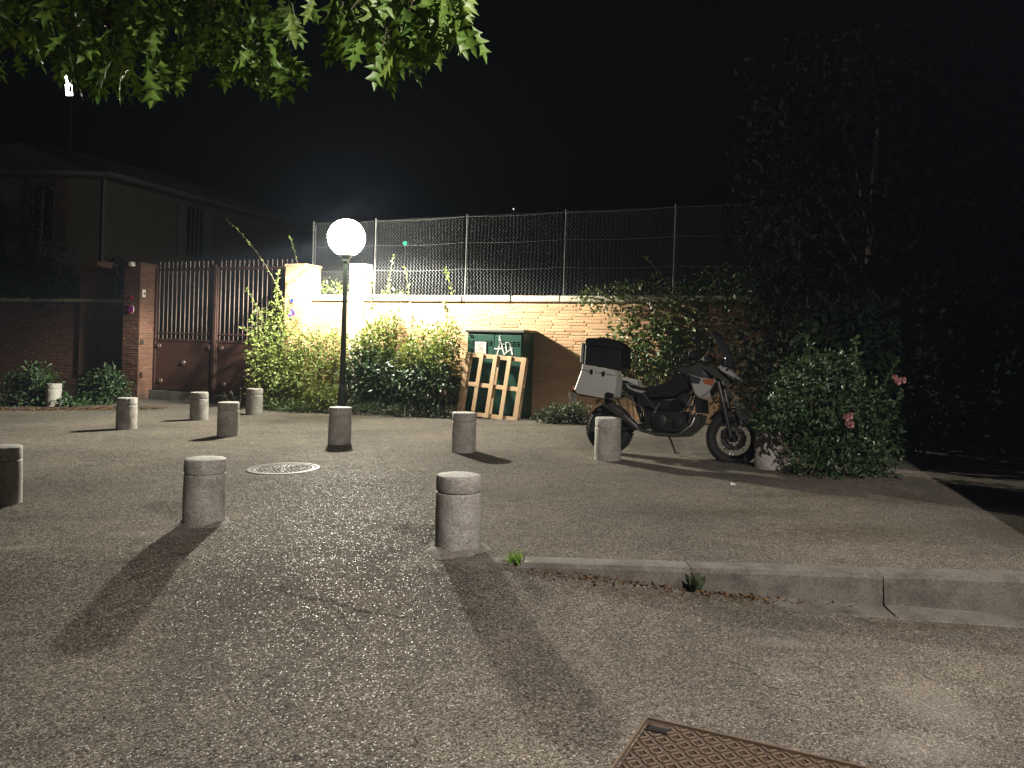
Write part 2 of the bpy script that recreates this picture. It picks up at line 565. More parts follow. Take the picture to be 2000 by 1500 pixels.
OAK_F = OAK_F + [tuple(len(ov) + i for i in range(4))]

def leaf_array(P, T, N, S, tmpl):
    """P points, T tip directions, N face normals, S sizes"""
    T = nrm(T)
    N = N - T * np.sum(N * T, axis=1, keepdims=True)
    N = nrm(N)
    X = np.cross(T, N)
    t = tmpl[None] * np.asarray(S)[:, None, None]
    return P[:, None] + t[..., 0:1] * X[:, None] + t[..., 1:2] * T[:, None] + t[..., 2:3] * N[:, None]

def blob_points(ells, n, shell=.55):
    """points spread through the outer part of uneven ellipsoids"""
    vol = np.array([e[3] * e[4] * e[5] for e in ells]) ** .8
    pick = rng.choice(len(ells), n, p=vol / vol.sum())
    E = np.array(ells)[pick]
    d = nrm(rng.normal(size=(n, 3)))
    rr = (shell + (1 - shell) * rng.random((n, 1)) ** .6)
    lump = 1 + .16 * np.sin(d[:, :1] * 7 + pick[:, None]) * np.cos(d[:, 2:] * 6 + 1.3 * pick[:, None]) + .1 * rng.normal(size=(n, 1))
    P = E[:, :3] + d * E[:, 3:] * rr * lump
    return P, d

def leaves_from(ells, n, size, shell=.55, droop=.35, up=.5, zmin=.02):
    P, d = blob_points(ells, n, shell)
    keep = P[:, 2] > zmin
    P, d = P[keep], d[keep]
    k = len(P)
    N = nrm(d * .6 + np.array([0, 0, up]) + rng.normal(size=(k, 3)) * .55)
    T = d + rng.normal(size=(k, 3)) * .8 + np.array([0, 0, -droop])
    S = size * (.6 + .8 * rng.random(k))
    return leaf_array(P, T, N, S, LEAF_V)

def sprig(p0, p1, bend, n_leaf, size, wire):
    """a long shoot with leaves set along it; adds stem to wire, returns leaf array"""
    p0, p1 = Vector(p0), Vector(p1)
    mid = (p0 + p1) / 2 + Vector(bend)
    pts = [p0 * (1 - t) ** 2 + mid * 2 * t * (1 - t) + p1 * t * t for t in [i / 10 for i in range(11)]]
    wire.tube(pts, .008, 5, .003)
    t = rng.random(n_leaf) ** .8
    P = np.array([p0 * (1 - q) ** 2 + mid * 2 * q * (1 - q) + p1 * q * q for q in t])
    ax = np.array((p1 - p0).normalized())
    side = nrm(rng.normal(size=(n_leaf, 3)))
    T = side + ax * .6
    return leaf_array(P, T, nrm(rng.normal(size=(n_leaf, 3)) + np.array([0, 0, .8])), size * (.7 + .6 * rng.random(n_leaf)), LEAF_V)

# ------------------------------------------------------------------ photo-to-place measuring
def ray(px, py):
    return Vector((0, 0, EYE)), Vector(((px - CX) / F, 1.0, (HY - py) / F))

def on_ground(px, py, z=0.0):
    o, d = ray(px, py)
    t = (z - EYE) / d.z
    return Vector((d.x * t, t, z))

def at_depth(px, py, D):
    o, d = ray(px, py)
    return o + d * D

def on_plane(M, px, py, y=0.0):
    """hit of a sight line with the plane y of frame M, in M's coordinates"""
    Mi = M.inverted()
    o, d = ray(px, py)
    o, d2 = Mi @ o, Mi.to_3x3() @ d
    t = (y - o.y) / d2.y
    return o + d2 * t

def smooth(a, b, x):
    t = min(1, max(0, (x - a) / (b - a)))
    return t * t * (3 - 2 * t)

# ------------------------------------------------------------------ ground, kerb
def kerb_y(x):
    return 5.37 - .105 * x

def drop(x):
    return .05 * smooth(1.7, 3.5, x)

def ground_z(x, y, side=None):
    zl = -.17 * smooth(5.75, 4.1, y)
    v = y - kerb_y(x)
    front = v < 0 if side is None else side < 0
    und = .006 * math.sin(x * 1.7 + .6 * y) * math.cos(y * 1.3 - .4 * x)
    if front:
        s = smooth(-.1, 2.3, x)
        return zl * (1 - s) - .205 * s - drop(x) + und
    return zl * (1 - smooth(-.8, 0, x)) + und * min(1, abs(v) * 3)

xs = [-300, -120, -60, -35, -25] + [-20 + .5 * i for i in range(28)] + [-6 + .15 * i for i in range(75)] + [5.3, 5.8, 6.5, 7.5, 9, 12, 18, 30, 60, 120, 300]
vsr = [-300, -100, -40, -20, -10, -6, -5] + [-4.4 + .11 * i for i in range(40)] + [-.0004]
vsr2 = [.0004] + [.11 * i for i in range(1, 30)] + [3.6 + .4 * i for i in range(36)] + [19, 22, 28, 40, 70, 130, 300]
mb = MB()
rows = [(v, -1) for v in vsr] + [(v, 1) for v in vsr2]
V = []
for v, sd in rows:
    for x in xs:
        ky = kerb_y(max(-8, min(8, x)))
        V.append((x, ky + v, ground_z(x, ky + v, sd)))
W_ = len(xs)
mb.v = V
mb.f = [(j * W_ + i, j * W_ + i + 1, (j + 1) * W_ + i + 1, (j + 1) * W_ + i) for j in range(len(rows) - 1) for i in range(W_ - 1)]
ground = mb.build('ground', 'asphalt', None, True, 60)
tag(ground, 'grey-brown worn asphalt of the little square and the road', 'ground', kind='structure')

kerb = empty('kerb', Matrix.Translation((1.2, kerb_y(1.2), 0)), 'concrete kerb with gutter stones along the pavement', 'kerb', kind='structure')
KM = kerb.matrix_world.inverted()
joints = [.02, 1.22, 2.46, 3.7, 4.9]
for i in range(4):
    a, b = joints[i] + .008, joints[i + 1] - .008
    mb = MB()
    n = 6
    prof = [(.16, -.3), (.16, .006), (.03, .009), (.004, .006), (-.014, -.022), (-.03, -.3)]
    vv = []
    for k in range(n + 1):
        x = a + (b - a) * k / n
        e = .004 if k in (0, n) else 0
        for (d, z) in prof:
            vv.append(KM @ Vector((x, kerb_y(x) + d + random.uniform(-.003, .003), z - e + random.uniform(-.002, .002))))
    P_ = len(prof)
    ff = [(k * P_ + q, k * P_ + q + 1, (k + 1) * P_ + q + 1, (k + 1) * P_ + q) for k in range(n) for q in range(P_ - 1)]
    ff += [tuple(range(P_)), tuple(range(n * P_ + P_ - 1, n * P_ - 1, -1))]
    mb.add(vv, ff)
    mb.build('kerb_stone', 'kerb_concrete', kerb, True, 25)
    if b > 1.4:
        mb = MB()
        prof = [(-.018, -.4), (-.018, -.172), (-.05, -.178), (-.2, -.196), (-.215, -.208), (-.22, -.4)]
        vv = []
        for k in range(n + 1):
            x = a + (b - a) * k / n
            for (d, z) in prof:
                vv.append(KM @ Vector((x, kerb_y(x) + d, z - drop(x) + random.uniform(-.002, .002))))
        mb.add(vv, ff)
        mb.build('gutter_stone', 'kerb_concrete', kerb, True, 25)

# ------------------------------------------------------------------ wall line behind the square
YAW = math.atan2(-.45, 1.0)
M_WALL = Matrix.Translation((-1.0, 16.65, 0)) @ UPR @ rot_z(YAW)

def S(px, d=0.0, py=640):
    return on_plane(M_WALL, px, py, d).x

def SZ(px, py, d=0.0):
    p = on_plane(M_WALL, px, py, d)
    return p.x, p.z

def at_wall(s, d=0.0, z=0.0, yaw=0.0):
    return M_WALL @ Matrix.Translation((s, d, z)) @ rot_z(yaw)

def brick_rows(s0, s1, z0, z1, bl=.40, bh=.052, gap=.011, depth=.012, jit=.004):
    """list of (x0,x1,z0,z1,proud)"""
    out = []
    z, r = z0, 0
    while z + bh <= z1 + 1e-6:
        x = s0 - (bl + gap) * (.5 if r % 2 else 0) - random.random() * .06
        while x < s1:
            L = bl * random.uniform(.78, 1.1)
            a, b = max(x, s0), min(x + L, s1)
            if b - a > .05:
                out.append((a, b, z + random.uniform(-.002, .002), z + bh + random.uniform(-.003, .002), random.uniform(.2, 1) * depth))
            x += L + gap
        z += bh + gap
        r += 1
    return out

def brick_box(mb, b, y_face):
    x0, x1, z0, z1, pr = b
    c = .006
    yb, yf = y_face + .01, y_face - pr
    vs_ = [(x0, yb, z0), (x1, yb, z0), (x1, yb, z1), (x0, yb, z1),
           (x0 + c, yf, z0 + c), (x1 - c, yf + random.uniform(0, .004), z0 + c), (x1 - c, yf, z1 - c), (x0 + c, yf + random.uniform(0, .004), z1 - c)]
    mb.add(vs_, [(4, 5, 6, 7), (0, 1, 5, 4), (1, 2, 6, 5), (2, 3, 7, 6), (3, 0, 4, 7)])

COPE_Z = SZ(1000, 577)[1]
sL, sR = S(585), S(1500) + 7.0
wall = empty('brick_wall', at_wall(0), 'long brick garden wall with stone coping, lit by the lamp, behind hedge and motorcycle', 'wall')
WI = wall.matrix_world.inverted()
MB().box(sL, sR, 0, .34, -.8, COPE_Z - .13).build('masonry', 'wall_mortar', wall)
bl = brick_rows(sL + .02, sR, -.4, COPE_Z - .14)
zone0, zone1 = S(890), S(1290)
near = [b for b in bl if zone0 < b[0] and b[1] < zone1 and b[2] > 1.15]
near.sort(key=lambda b: -b[2])
solo = near[:300]
ids = set(id(b) for b in solo)
rest = MB()
for b in bl:
    if id(b) in ids:
        one = MB(); brick_box(one, b, 0)
        one.build('brick', 'brick', wall)
    elif b[2] > .2 or True:
        brick_box(rest, b, 0)
tag(rest.build('brickwork', 'brick', wall), kind='stuff')
# coping slabs
joints_px = [585, 700, 800, 905, 1000, 1096, 1200, 1310, 1420, 1530]
js = [S(p, 0, 580) for p in joints_px] + [S(1530) + 1.2 * k for k in range(1, 6)]
for a, b in zip(js[:-1], js[1:]):
    mb = MB()
    dz = random.uniform(-.012, .008)
    mb.box(a + .006, b - .006, -.07 + random.uniform(-.01, .01), .40, COPE_Z - .13 + dz * .4, COPE_Z + dz, None, .018)
    mb.build('coping_stone', 'coping_stone', wall)

# ------------------------------------------------------------------ gate piers
def pier(name, s0, s1, d0, d1, ztop, label, bmat, mmat, cap=True, zlow=-.6, brick_from=-.1):
    c = (s0 + s1) / 2
    e = empty(name, at_wall(c, d0), label, 'pillar')
    w, dp = (s1 - s0) / 2, d1 - d0
    MB().box(-w, w, 0, dp, zlow, ztop).build('core', mmat, e)
    mb = MB()
    for b in brick_rows(-w, w, brick_from, ztop - .01):
        brick_box(mb, b, 0)
    side = MB()
    for b in brick_rows(0, dp, brick_from, ztop - .01, .3):
        brick_box(side, b, 0)
    R = Matrix.Translation((w, 0, 0)) @ rot_z(math.pi / 2)
    mb.add([R @ Vector(p) for p in side.v], side.f)
    L = Matrix.Translation((-w, dp, 0)) @ rot_z(-math.pi / 2)
    mb.add([L @ Vector(p) for p in side.v], side.f)
    tag(mb.build('brickwork', bmat, e), kind='stuff')
    if cap:
        MB().box(-w - .03, w + .03, -.03, dp + .03, ztop, ztop + .06, None, .015).build('cap', mmat, e)
    return e

pl0, pl1 = S(240, -.35), S(272, -.35)
PL_TOP = SZ(256, 513, -.35)[1]
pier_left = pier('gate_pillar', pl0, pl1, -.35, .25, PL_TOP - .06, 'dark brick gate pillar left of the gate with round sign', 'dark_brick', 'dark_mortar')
pr0, pr1 = S(555, -.3), S(592, -.3)
PR_TOP = SZ(575, 516, -.3)[1]
pier_right = pier('gate_pillar', pr0, pr1, -.3, .3, PR_TOP - .05, 'lit brick gate pillar between gate and hedge with no-parking sign', 'brick', 'wall_mortar')
q0, q1 = S(680, -.1), S(706, -.1)
pier_mid = pier('wall_pillar', q0, q1, -.1, .28, SZ(692, 515, -.1)[1], 'bright plastered pillar rising from the wall right behind the lamp post', 'brick', 'wall_plaster', False, -.3, 2.0)
ll0, ll1 = S(155, -.05), S(188, -.05)
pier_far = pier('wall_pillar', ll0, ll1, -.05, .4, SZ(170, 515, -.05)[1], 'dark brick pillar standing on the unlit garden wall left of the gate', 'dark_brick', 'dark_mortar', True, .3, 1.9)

lw = empty('garden_wall', at_wall(S(100)), 'unlit low brick garden wall left of the gate', 'wall')
LW0 = S(100)
LZ = SZ(120, 590, 0)[1]
w0, w1 = S(-260) - LW0, pl0 - LW0 - .005
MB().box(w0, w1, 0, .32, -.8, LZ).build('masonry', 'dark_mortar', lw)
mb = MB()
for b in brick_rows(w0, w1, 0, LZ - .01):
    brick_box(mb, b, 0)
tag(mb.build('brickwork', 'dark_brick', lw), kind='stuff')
k = w0
while k < w1 - .2:
    b = min(k + 1.05, w1 - .002)
    MB().box(k + .005, b - .005, -.06, .38, LZ, LZ + .1 + random.uniform(-.01, .01), None, .015).build('coping_stone', 'coping_stone', lw)
    k = b

# ------------------------------------------------------------------ signs on the piers
def round_sign(M, r, label, cat='sign', dark=False):
    e = empty('no_parking_sign', M, label, cat, 'no-parking signs on the gate pillars')
    RX = Matrix.Rotation(rad(90), 4, 'X')
    MB().lathe([(r, -.006), (r, .006)], 32, RX).build('disc', 'sign_white', e)
    rim = MB(); rim.torus(r * .9, r * .13, 36, 6, Matrix.Translation((0, -.0085, 0)), .04 / (r * .13) * .1 + .02)
    MB().lathe([(r * .97, .0065), (r * .97, .009)], 32, RX).build('red_ring', 'sign_red', e)
    MB().lathe([(r * .70, .0095), (r * .70, .011)], 32, RX).build('blue_field', 'sign_blue', e)
    mb = MB(); mb.box(-r * .78, r * .78, -.0135, -.0115, -r * .11, r * .11, Matrix.Rotation(rad(45), 4, 'Y'))
    mb.build('red_bar', 'sign_red', e)
    return e
pr_c = (pr0 + pr1) / 2
sx, sz = SZ(569, 612, -.33)
round_sign(at_wall(sx, -.335, sz), .125, 'red and blue no-parking sign on the lit gate pillar among leaves')
sx2, sz2 = SZ(571, 587, -.33)
e = empty('small_plate', at_wall(sx2, -.335, sz2), 'small blue plate above the no-parking sign on the lit pillar', 'plate')
MB().box(-.05, .05, -.004, .004, -.05, .05).build('plate', 'sign_white', e)
MB().box(-.04, .04, -.008, -.005, -.04, .04).build('blue_field', 'sign_blue', e)
sx, sz = SZ(256, 604, -.38)
round_sign(at_wall(sx, -.385, sz), .115, 'shaded round no-parking sign on the dark gate pillar')
sx, sz = SZ(257, 581, -.38)
e = empty('small_plate', at_wall(sx, -.385, sz), 'small dark round plate above the shaded sign on left gate pillar', 'plate')
MB().lathe([(.05, -.004), (.05, .004)], 20, Matrix.Rotation(rad(90), 4, 'X')).build('plate', 'sign_red', e)
# white box on top of the left pier, bell and plates on its side
sx, sz = SZ(259, 516, -.42)
e = empty('security_lamp', at_wall(sx, -.42, sz - .06), 'small white box lamp fixed at the top of the left gate pillar', 'lamp')
MB().box(-.06, .06, -.08, .05, 0, .12, None, .02).build('housing', 'ivory_plastic', e)
MB().box(-.012, .012, .05, .075, .03, .09).build('bracket', 'steel', e)
MB().box(-.045, .045, -.09, -.081, .015, .1, None, .004).build('lens', 'sign_white', e)
Mside = at_wall(pl1, -.35) @ rot_z(math.pi / 2)        # right flank of the left pier: x runs away from the street
for px, py, w, h, nm, lab, mt in ((281, 573, .05, .10, 'house_number_plate', 'pale plate on the inner side of left gate pillar, upper', 'ivory_plastic'),
                                  (277, 668, .05, .06, 'door_bell', 'door bell on the inner side of left gate pillar', 'steel'),
                                  (275, 732, .035, .07, 'letter_slot', 'dark slot low on the inner side of left gate pillar', 'black_plastic')):
    p = on_plane(Mside, px, py, -.02)
    e = empty(nm, Mside @ Matrix.Translation((min(.5, max(.08, p.x)), -.024, p.z)), lab, 'plate')
    MB().box(-w, w, -.008, .006, -h, h, None, .006).build('plate', mt, e)
    MB().box(-w * .5, w * .5, -.013, -.0085, -h * .4, h * .2, None, .003).build('button', 'black_plastic' if mt != 'black_plastic' else 'steel', e)

# ------------------------------------------------------------------ gate
g0, g1 = pl1 + .03, pr0 - .03
GT = SZ(410, 523, .12)[1]
GP = SZ(410, 664, .12)[1]
gm = S(421, .12)
gate = empty('metal_gate', at_wall((g0 + g1) / 2, .12), 'tall reddish-brown metal double gate with solid lower panels and spiked bars', 'gate')
gc = (g0 + g1) / 2
def gate_leaf(a, b, ztop):
    a, b = a - gc, b - gc
    lf = MB().box(a, b, -.03, .03, GP - .06, GP, None, .006).box(a, b, -.03, .03, .04, .12, None, .006)
    lf.box(a, a + .07, -.03, .03, .12, ztop, None, .006).box(b - .07, b, -.03, .03, .12, ztop, None, .006)
    lf.box(a + .07, b - .07, -.02, .02, ztop - .06, ztop, None, .005)
    lf.box(a + .07, b - .07, -.018, .018, GP + .13, GP + .17, None, .005)
    leaf = lf.build('gate_leaf', 'gate_paint', gate)
    MB().box(a + .07, b - .07, -.012, .012, .12, GP - .06).build('panel', 'gate_paint', leaf)
    n = max(6, int((b - a - .1) / .15))
    for i in range(n):
        x = a + .07 + (b - a - .14) * (i + .5) / n
        mb = MB()
        mb.tube([(x, 0, GP), (x, 0, ztop + .1)], .012, 6)
        mb.lathe([(.012, 0), (.022, .02), (.0015, .1)], 6, Matrix.Translation((x, 0, ztop + .1)))
        mb.build('bar', 'galvanised' if False else 'gate_bar', leaf, True)
    for (fx, fz) in ((.08, .9), (.92, .9), (.5, .55), (.12, .12)):
        x, z = a + (b - a) * fx, .12 + (GP - .2) * fz
        mb = MB()
        mb.lathe([(.085, 0), (.075, .02), (.04, .03), (.035, .045), (.0, .055)], 14, Matrix.Translation((x, -.0125, z)) @ Matrix.Rotation(rad(90), 4, 'X'))
        mb.build('rosette', 'gate_bar', leaf, True)
    return leaf
weathered('gate_bar', (.075, .048, .038), (.10, .068, .055), 6, .45, .3, .05, 40)
gate_leaf(g0, gm - .01, GT)
gate_leaf(gm + .01, g1, GT)
MB().box(gm - gc - .055, gm - gc + .055, -.06, -.031, .06, GT + .08, None, .012).build('meeting_post', 'gate_paint', gate)
MB().box(g0 - gc, g1 - gc, -.12, .2, -.5, .012, None, .008).build('threshold', 'kerb_concrete', gate)

# ------------------------------------------------------------------ chain-link fence on the wall
FD = .26
FZ0 = COPE_Z + .01
FZT = SZ(905, 422, FD)[1]
fence = empty('chain_link_fence', at_wall(S(905, FD), FD, 0), 'tall grey chain-link fence on top of the brick wall', 'fence')
fo = S(905, FD)
post_px = [608, 729, 907, 1100, 1314, 1560]
ps = [S(p, FD, 560) - fo for p in post_px]
for x in ps:
    mb = MB(); mb.tube([(x, .04, FZ0 - .1), (x + random.uniform(-.015, .015), .04, FZT + .03)], .018, 8)
    mb.lathe([(.025, 0), (.02, .015), (.004, .028)], 8, Matrix.Translation((x, .04, FZT + .03)))
    mb.build('post', 'galvanised', fence, True)
extra = S(614, FD, 500) - fo
MB().tube([(extra, .03, FZ0), (extra, .03, FZT - .05)], .012, 6).build('brace', 'galvanised', fence, True)
CELL = .042
wr = .0030
for a, b in zip(ps[:-1], ps[1:]):
    mb = MB()
    nx = int((b - a) / CELL)
    nz = int((FZT - FZ0) / CELL)
    for i in range(nx):
        x0 = a + i * CELL
        pts = []
        for k in range(nz + 1):
            z = FZ0 + k * CELL
            pts.append((x0 + .012 * math.sin(z * 3 + x0 * 2) + (0 if k % 2 == i % 2 else CELL), .003 * (1 if k % 2 else -1) + .02 * math.sin(x0 * 1.1 + z), z))
        mb.tube(pts, wr, 3, None, False)
    tag(mb.build('mesh_panel', 'galvanised', fence), kind='stuff')
for zf in (.0, .33, .66, .985):
    z = FZ0 + (FZT - FZ0) * zf + .01
    mb = MB()
    pts = []
    for a, b in zip(ps[:-1], ps[1:]):
        for k in range(8):
            t = k / 8
            pts.append((a + (b - a) * t, -.008 + .02 * math.sin((a + (b - a) * t) * 1.1 + z), z - .03 * math.sin(math.pi * t)))
    mb.tube(pts, .0032, 5)
    mb.build('line_wire', 'galvanised', fence, True)

# ------------------------------------------------------------------ bollards
def worn(me, seed, amp=.0016, chips=()):
    """uneven cast surface and knocked corners"""
    r_ = random.Random(seed)
    ph = [r_.uniform(0, 6.28) for _ in range(8)]
    for v in me.vertices:
        x, y, z = v.co
        a = math.atan2(y, x)
        k = 1 + amp / .17 * (math.sin(3 * a + ph[0] + 9 * z) + .8 * math.sin(5 * a + ph[1] - 14 * z) + .6 * math.sin(9 * a + ph[2] + 23 * z))
        dz = 0
        for (ca, cz, wa, wz, dep) in chips:
            da = (a - ca + math.pi) % (2 * math.pi) - math.pi
            q = max(0, 1 - (da / wa) ** 2) * max(0, 1 - ((z - cz) / wz) ** 2)
            k -= q * dep / .17
        v.co = (x * k, y * k, z)
    me.update()
def bollard_meshes(seed):
    r_ = random.Random(seed)
    r, h, g = .172, .55, .428
    body = [(r, -.12), (r, .0), (r, .06), (r * .998, .12), (r * .997, .2), (r * .995, .28), (r * .99, .35), (r * .988, g - .022), (r * .985, g - .008), (r * .965, g - .002), (r * .93, g)]
    cap = [(r * .93, g + .001), (r * .93, g + .008), (r * .975, g + .010), (r * .988, g + .018), (r * .988, g + .05), (r * .986, h - .03), (r * .984, h - .012), (r * .972, h - .004), (r * .945, h), (r * .6, h + .003), (r * .02, h + .004)]
    me1 = MB().lathe(body, 64).mesh('body', 'bollard_concrete', True, 50)
    me2 = MB().lathe(cap, 64).mesh('cap', 'bollard_concrete', True, 50)
    worn(me1, seed, .0013, [(r_.uniform(0, 6.28), g - .01, r_.uniform(.06, .18), .03, r_.uniform(.004, .012)) for _ in range(4)] + [(r_.uniform(0, 6.28), r_.uniform(.05, .35), .12, .04, .004) for _ in range(3)])
    worn(me2, seed + 1, .0011, [(r_.uniform(0, 6.28), h - .006, r_.uniform(.06, .2), .03, r_.uniform(.004, .014)) for _ in range(5)] + [(r_.uniform(0, 6.28), g + .014, .1, .02, .008) for _ in range(3)])
    mb = MB()
    n, vs_, fs = 40, [], []
    for k, (rr, z) in enumerate([(.165, .03), (.19, .022), (.225, .008), (.26, -.012)]):
        for i in range(n):
            a = 2 * math.pi * i / n
            w = 1 + (.12 * math.sin(3 * a + seed) + .08 * math.sin(7 * a + 2 * seed) + r_.uniform(-.04, .04)) * (k / 3)
            vs_.append((rr * w * math.cos(a), rr * w * math.sin(a), z * (1 + .35 * math.sin(5 * a + seed))))
    for k in range(3):
        for i in range(n):
            j = (i + 1) % n
            fs.append((k * n + i, k * n + n + i, k * n + n + j, k * n + j))
    mb.add(vs_, fs)
    me3 = mb.mesh('mortar_collar', 'mortar_patch', True, 80)
    return me1, me2, me3
BOLL = [
    (893, 1071, 'largest concrete bollard, beside the end of the kerb', 1),
    (398, 1021, 'large concrete bollard to the left of the round manhole cover', 1),
    (663, 866, 'concrete bollard standing right in front of the lamp post', 0),
    (905, 882, 'concrete bollard in front of the leaning pallet', 0),
    (445, 850.5, 'concrete bollard before the gate, nearest of the three at its right half', 0),
    (247, 837.5, 'pale concrete bollard in front of the left gate pillar', 0),
    (388.5, 820.5, 'pale concrete bollard in front of the middle of the gate', 0),
    (496, 809.5, 'pale concrete bollard at the left foot of the hedge', 0),
    (1186, 898, 'concrete bollard covering the rear wheel of the motorcycle', 0),
    (1501, 914, 'concrete bollard half hidden by the flowering rose bush', 0),
    (104, 794, 'small far bollard in the weeds before the unlit garden wall', 0),
    (2, 984, 'shaded bollard cut off by the left edge of the picture', 0)]
for i, (px, py, lab, coll) in enumerate(BOLL):
    p = on_ground(px, py)
    BM = bollard_meshes(i * 11 + 3)
    tilt = Matrix.Rotation(rad(random.uniform(-.9, .9)), 4, 'X')
    e = empty('bollard', Matrix.Translation((p.x, p.y, 0)) @ UPR @ tilt @ rot_z(random.uniform(0, 6)), lab, 'bollard', 'concrete bollards round the square')
    put('body', BM[0], e)
    put('cap', BM[1], e)
    if coll:
        put('mortar_collar', BM[2], e)

# ------------------------------------------------------------------ lamp post with glowing globe
LB = on_ground(667, 812)
GH = 3.72
lamp = empty('street_lamp', Matrix.Translation((LB.x, LB.y, 0)) @ UPR, 'lit globe street lamp on a slim dark post in front of the hedge', 'lamp')
MB().lathe([(.13, -.05), (.13, .02), (.10, .05), (.085, .4), (.075, .62), (.062, .66)], 20).build('base', 'lamp_paint', lamp, True, 35)
MB().lathe([(.062, .655), (.055, 1.7), (.045, 3.16), (.045, 3.2)], 18).build('post', 'lamp_paint', lamp, True, 35)
MB().lathe([(.045, 3.19), (.075, 3.22), (.08, 3.27), (.115, 3.31), (.15, 3.36), (.15, 3.385)], 24).build('collar', 'lamp_paint', lamp, True, 35)
R_ = .385
prof = [(.13, GH - math.sqrt(R_ ** 2 - .13 ** 2))]
for k in range(1, 20):
    a = -math.acos(.13 / R_) + (math.pi / 2 + math.acos(.13 / R_)) * k / 20
    prof.append((R_ * math.cos(a), GH + R_ * math.sin(a)))
prof.append((.004, GH + R_))
MB().lathe(prof, 28).build('globe', 'globe_light', lamp, True, 80)
beam('lamp_optic', lamp, (0, 0, GH), GLOBE_BEAM, GLOBE_COLOR, [(.1, 0), (.18, .3), (.25, 1), (.35, 1), (.48, .72), (.62, .5), (.74, .28), (.88, .15), (1, .11)], .07)

# ------------------------------------------------------------------ unseen house added to cast shade at the right, and the lantern on its wall (both beyond the frame)
hx0, hy1 = 4.0, 5.75
nb = empty('blocker_house', Matrix.Translation((hx0 + 3, 0, 0)) , 'unseen house added beside the camera to cast shade at the right', 'house')
MB().box(-3, 5, -8, hy1, -.5, 8.0).build('wall', 'house_plaster', nb)
MB().box(-3.35, 5.35, -8.35, hy1 + .3, 8.0, 8.25).build('roof', 'roof_tile', nb)
LN = Vector((2.72, .85, 4.85))
lan = empty('wall_lantern', Matrix.Translation((hx0, LN.y, LN.z)), 'street lantern on a bracket of the house beside the camera, outside the picture', 'lamp')
MB().tube([(0, 0, .2), (LN.x - hx0, 0, .42)], .025, 8).build('bracket', 'lamp_paint', lan, True)
MB().box(-.02, .0, -.08, .08, .0, .36).build('wall_plate', 'lamp_paint', lan)
dx = LN.x - hx0
MB().lathe([(.02, .42), (.06, .38), (.2, .22), (.21, .19)], 20, Matrix.Translation((dx, 0, 0))).build('hood', 'lamp_paint', lan, True, 35)
MB().lathe([(.12, .188), (.125, .1), (.1, -.06), (.05, -.12), (.004, -.13)], 20, Matrix.Translation((dx, 0, 0))).build('bowl', 'lantern_light', lan, True, 60)
beam('lamp_optic', lan, (dx, 0, .02), LANTERN_BEAM, LANTERN_COLOR, [(.1, .0), (.2, .04), (.26, .2), (.31, .85), (.34, 1), (.42, 1), (.55, .88), (1, .88)], .06)

# ------------------------------------------------------------------ floodlight high behind the leaves on the left
FLD = 33.0
p = at_depth(118, 165, FLD)
fl = empty('flood_lamp', Matrix.Translation((p.x, p.y, 0)) @ UPR, 'far bright white lamp shining between the leaves at upper left', 'lamp')
MB().tube([(0, .25, -.1), (0, .25, p.z + .2)], .05, 8, .03).build('pole', 'lamp_paint', fl, True)
T = Matrix.Translation((0, 0, p.z)) @ Matrix.Rotation(rad(12), 4, 'X')
MB().box(-.18, .18, .0, .16, -.5, .5, T, .02).build('housing', 'lamp_paint', fl)
MB().box(-.14, .14, -.012, -.002, -.45, .45, T).build('lens', 'flood_light', fl)

# small lights far beyond the fence
for px, py, D, mt, nm, lab, r in ((791, 475, 42, 'green_light', 'signal_lamp', 'tiny green light glowing beyond the chain-link fence', .085), (1003, 408, 60, 'far_light', 'far_lamp', 'tiny white light far above the fence', .05)):
    p = at_depth(px, py, D)
    e = empty(nm, Matrix.Translation((p.x, p.y, 0)), lab, 'lamp')
    MB().tube([(0, .12, -.2), (0, .12, p.z + .1)], .02, 6).build('pole', 'lamp_paint', e, True)
    MB().box(-r * 1.6, r * 1.6, .02, .16, p.z - r * 1.5, p.z + r * 1.5, None, .02).build('housing', 'black_plastic', e)
    MB().lathe([(r * 1.3, 0), (r, .02), (r * .5, .035)], 12, Matrix.Translation((0, .018, p.z)) @ Matrix.Rotation(rad(90), 4, 'X')).build('lens', mt, e, True)

# ------------------------------------------------------------------ cabinet with pallet
CD0, CD1 = -.60, -.05
c0, c1 = S(912, CD0, 700), S(1021, CD0, 700)
CT = SZ(965, 650, CD0)[1]
cw = (c1 - c0) / 2
cab = empty('utility_cabinet', at_wall((c0 + c1) / 2, CD0), 'green metal utility cabinet with vents and white scrawl against the wall', 'cabinet')
MB().box(-cw, cw, 0, CD1 - CD0, -.1, CT, None, .012).build('body', 'cabinet_green', cab)
MB().box(-cw - .05, cw + .05, -.05, CD1 - CD0 + .05, CT, CT + .07, None, .02).build('roof', 'cabinet_roof', cab)
for sx in (-1, 1):
    a, b = (-cw + .03, -.006) if sx < 0 else (.006, cw - .03)
    dr = MB().box(a, b, -.022, -.002, .1, CT - .04, None, .006).build('door', 'cabinet_green', cab)
    for k in range(5):
        for r in range(3):
            x = a + .1 + (b - a - .2) * k / 4
            z = CT - .17 - r * .035
            MB().box(x - .038, x + .038, -.034, -.0225, z - .007, z + .007, Matrix.Identity(4)).build('vent_slat', 'cabinet_green', dr)
    MB().box((b - .06) if sx < 0 else (a + .02), (b - .02) if sx < 0 else (a + .06), -.05, -.0225, .95, 1.12, None, .006).build('handle', 'black_plastic', dr)
def cab_pt(cx, cy, y=-.028):
    """pixel of the enlarged cabinet picture -> point on the door"""
    p = on_plane(cab.matrix_world, 880 + cx / 7.5, 630 + cy / 7.5, y)
    return (p.x, y, p.z)
a, b = cab_pt(362, 300), cab_pt(518, 480)
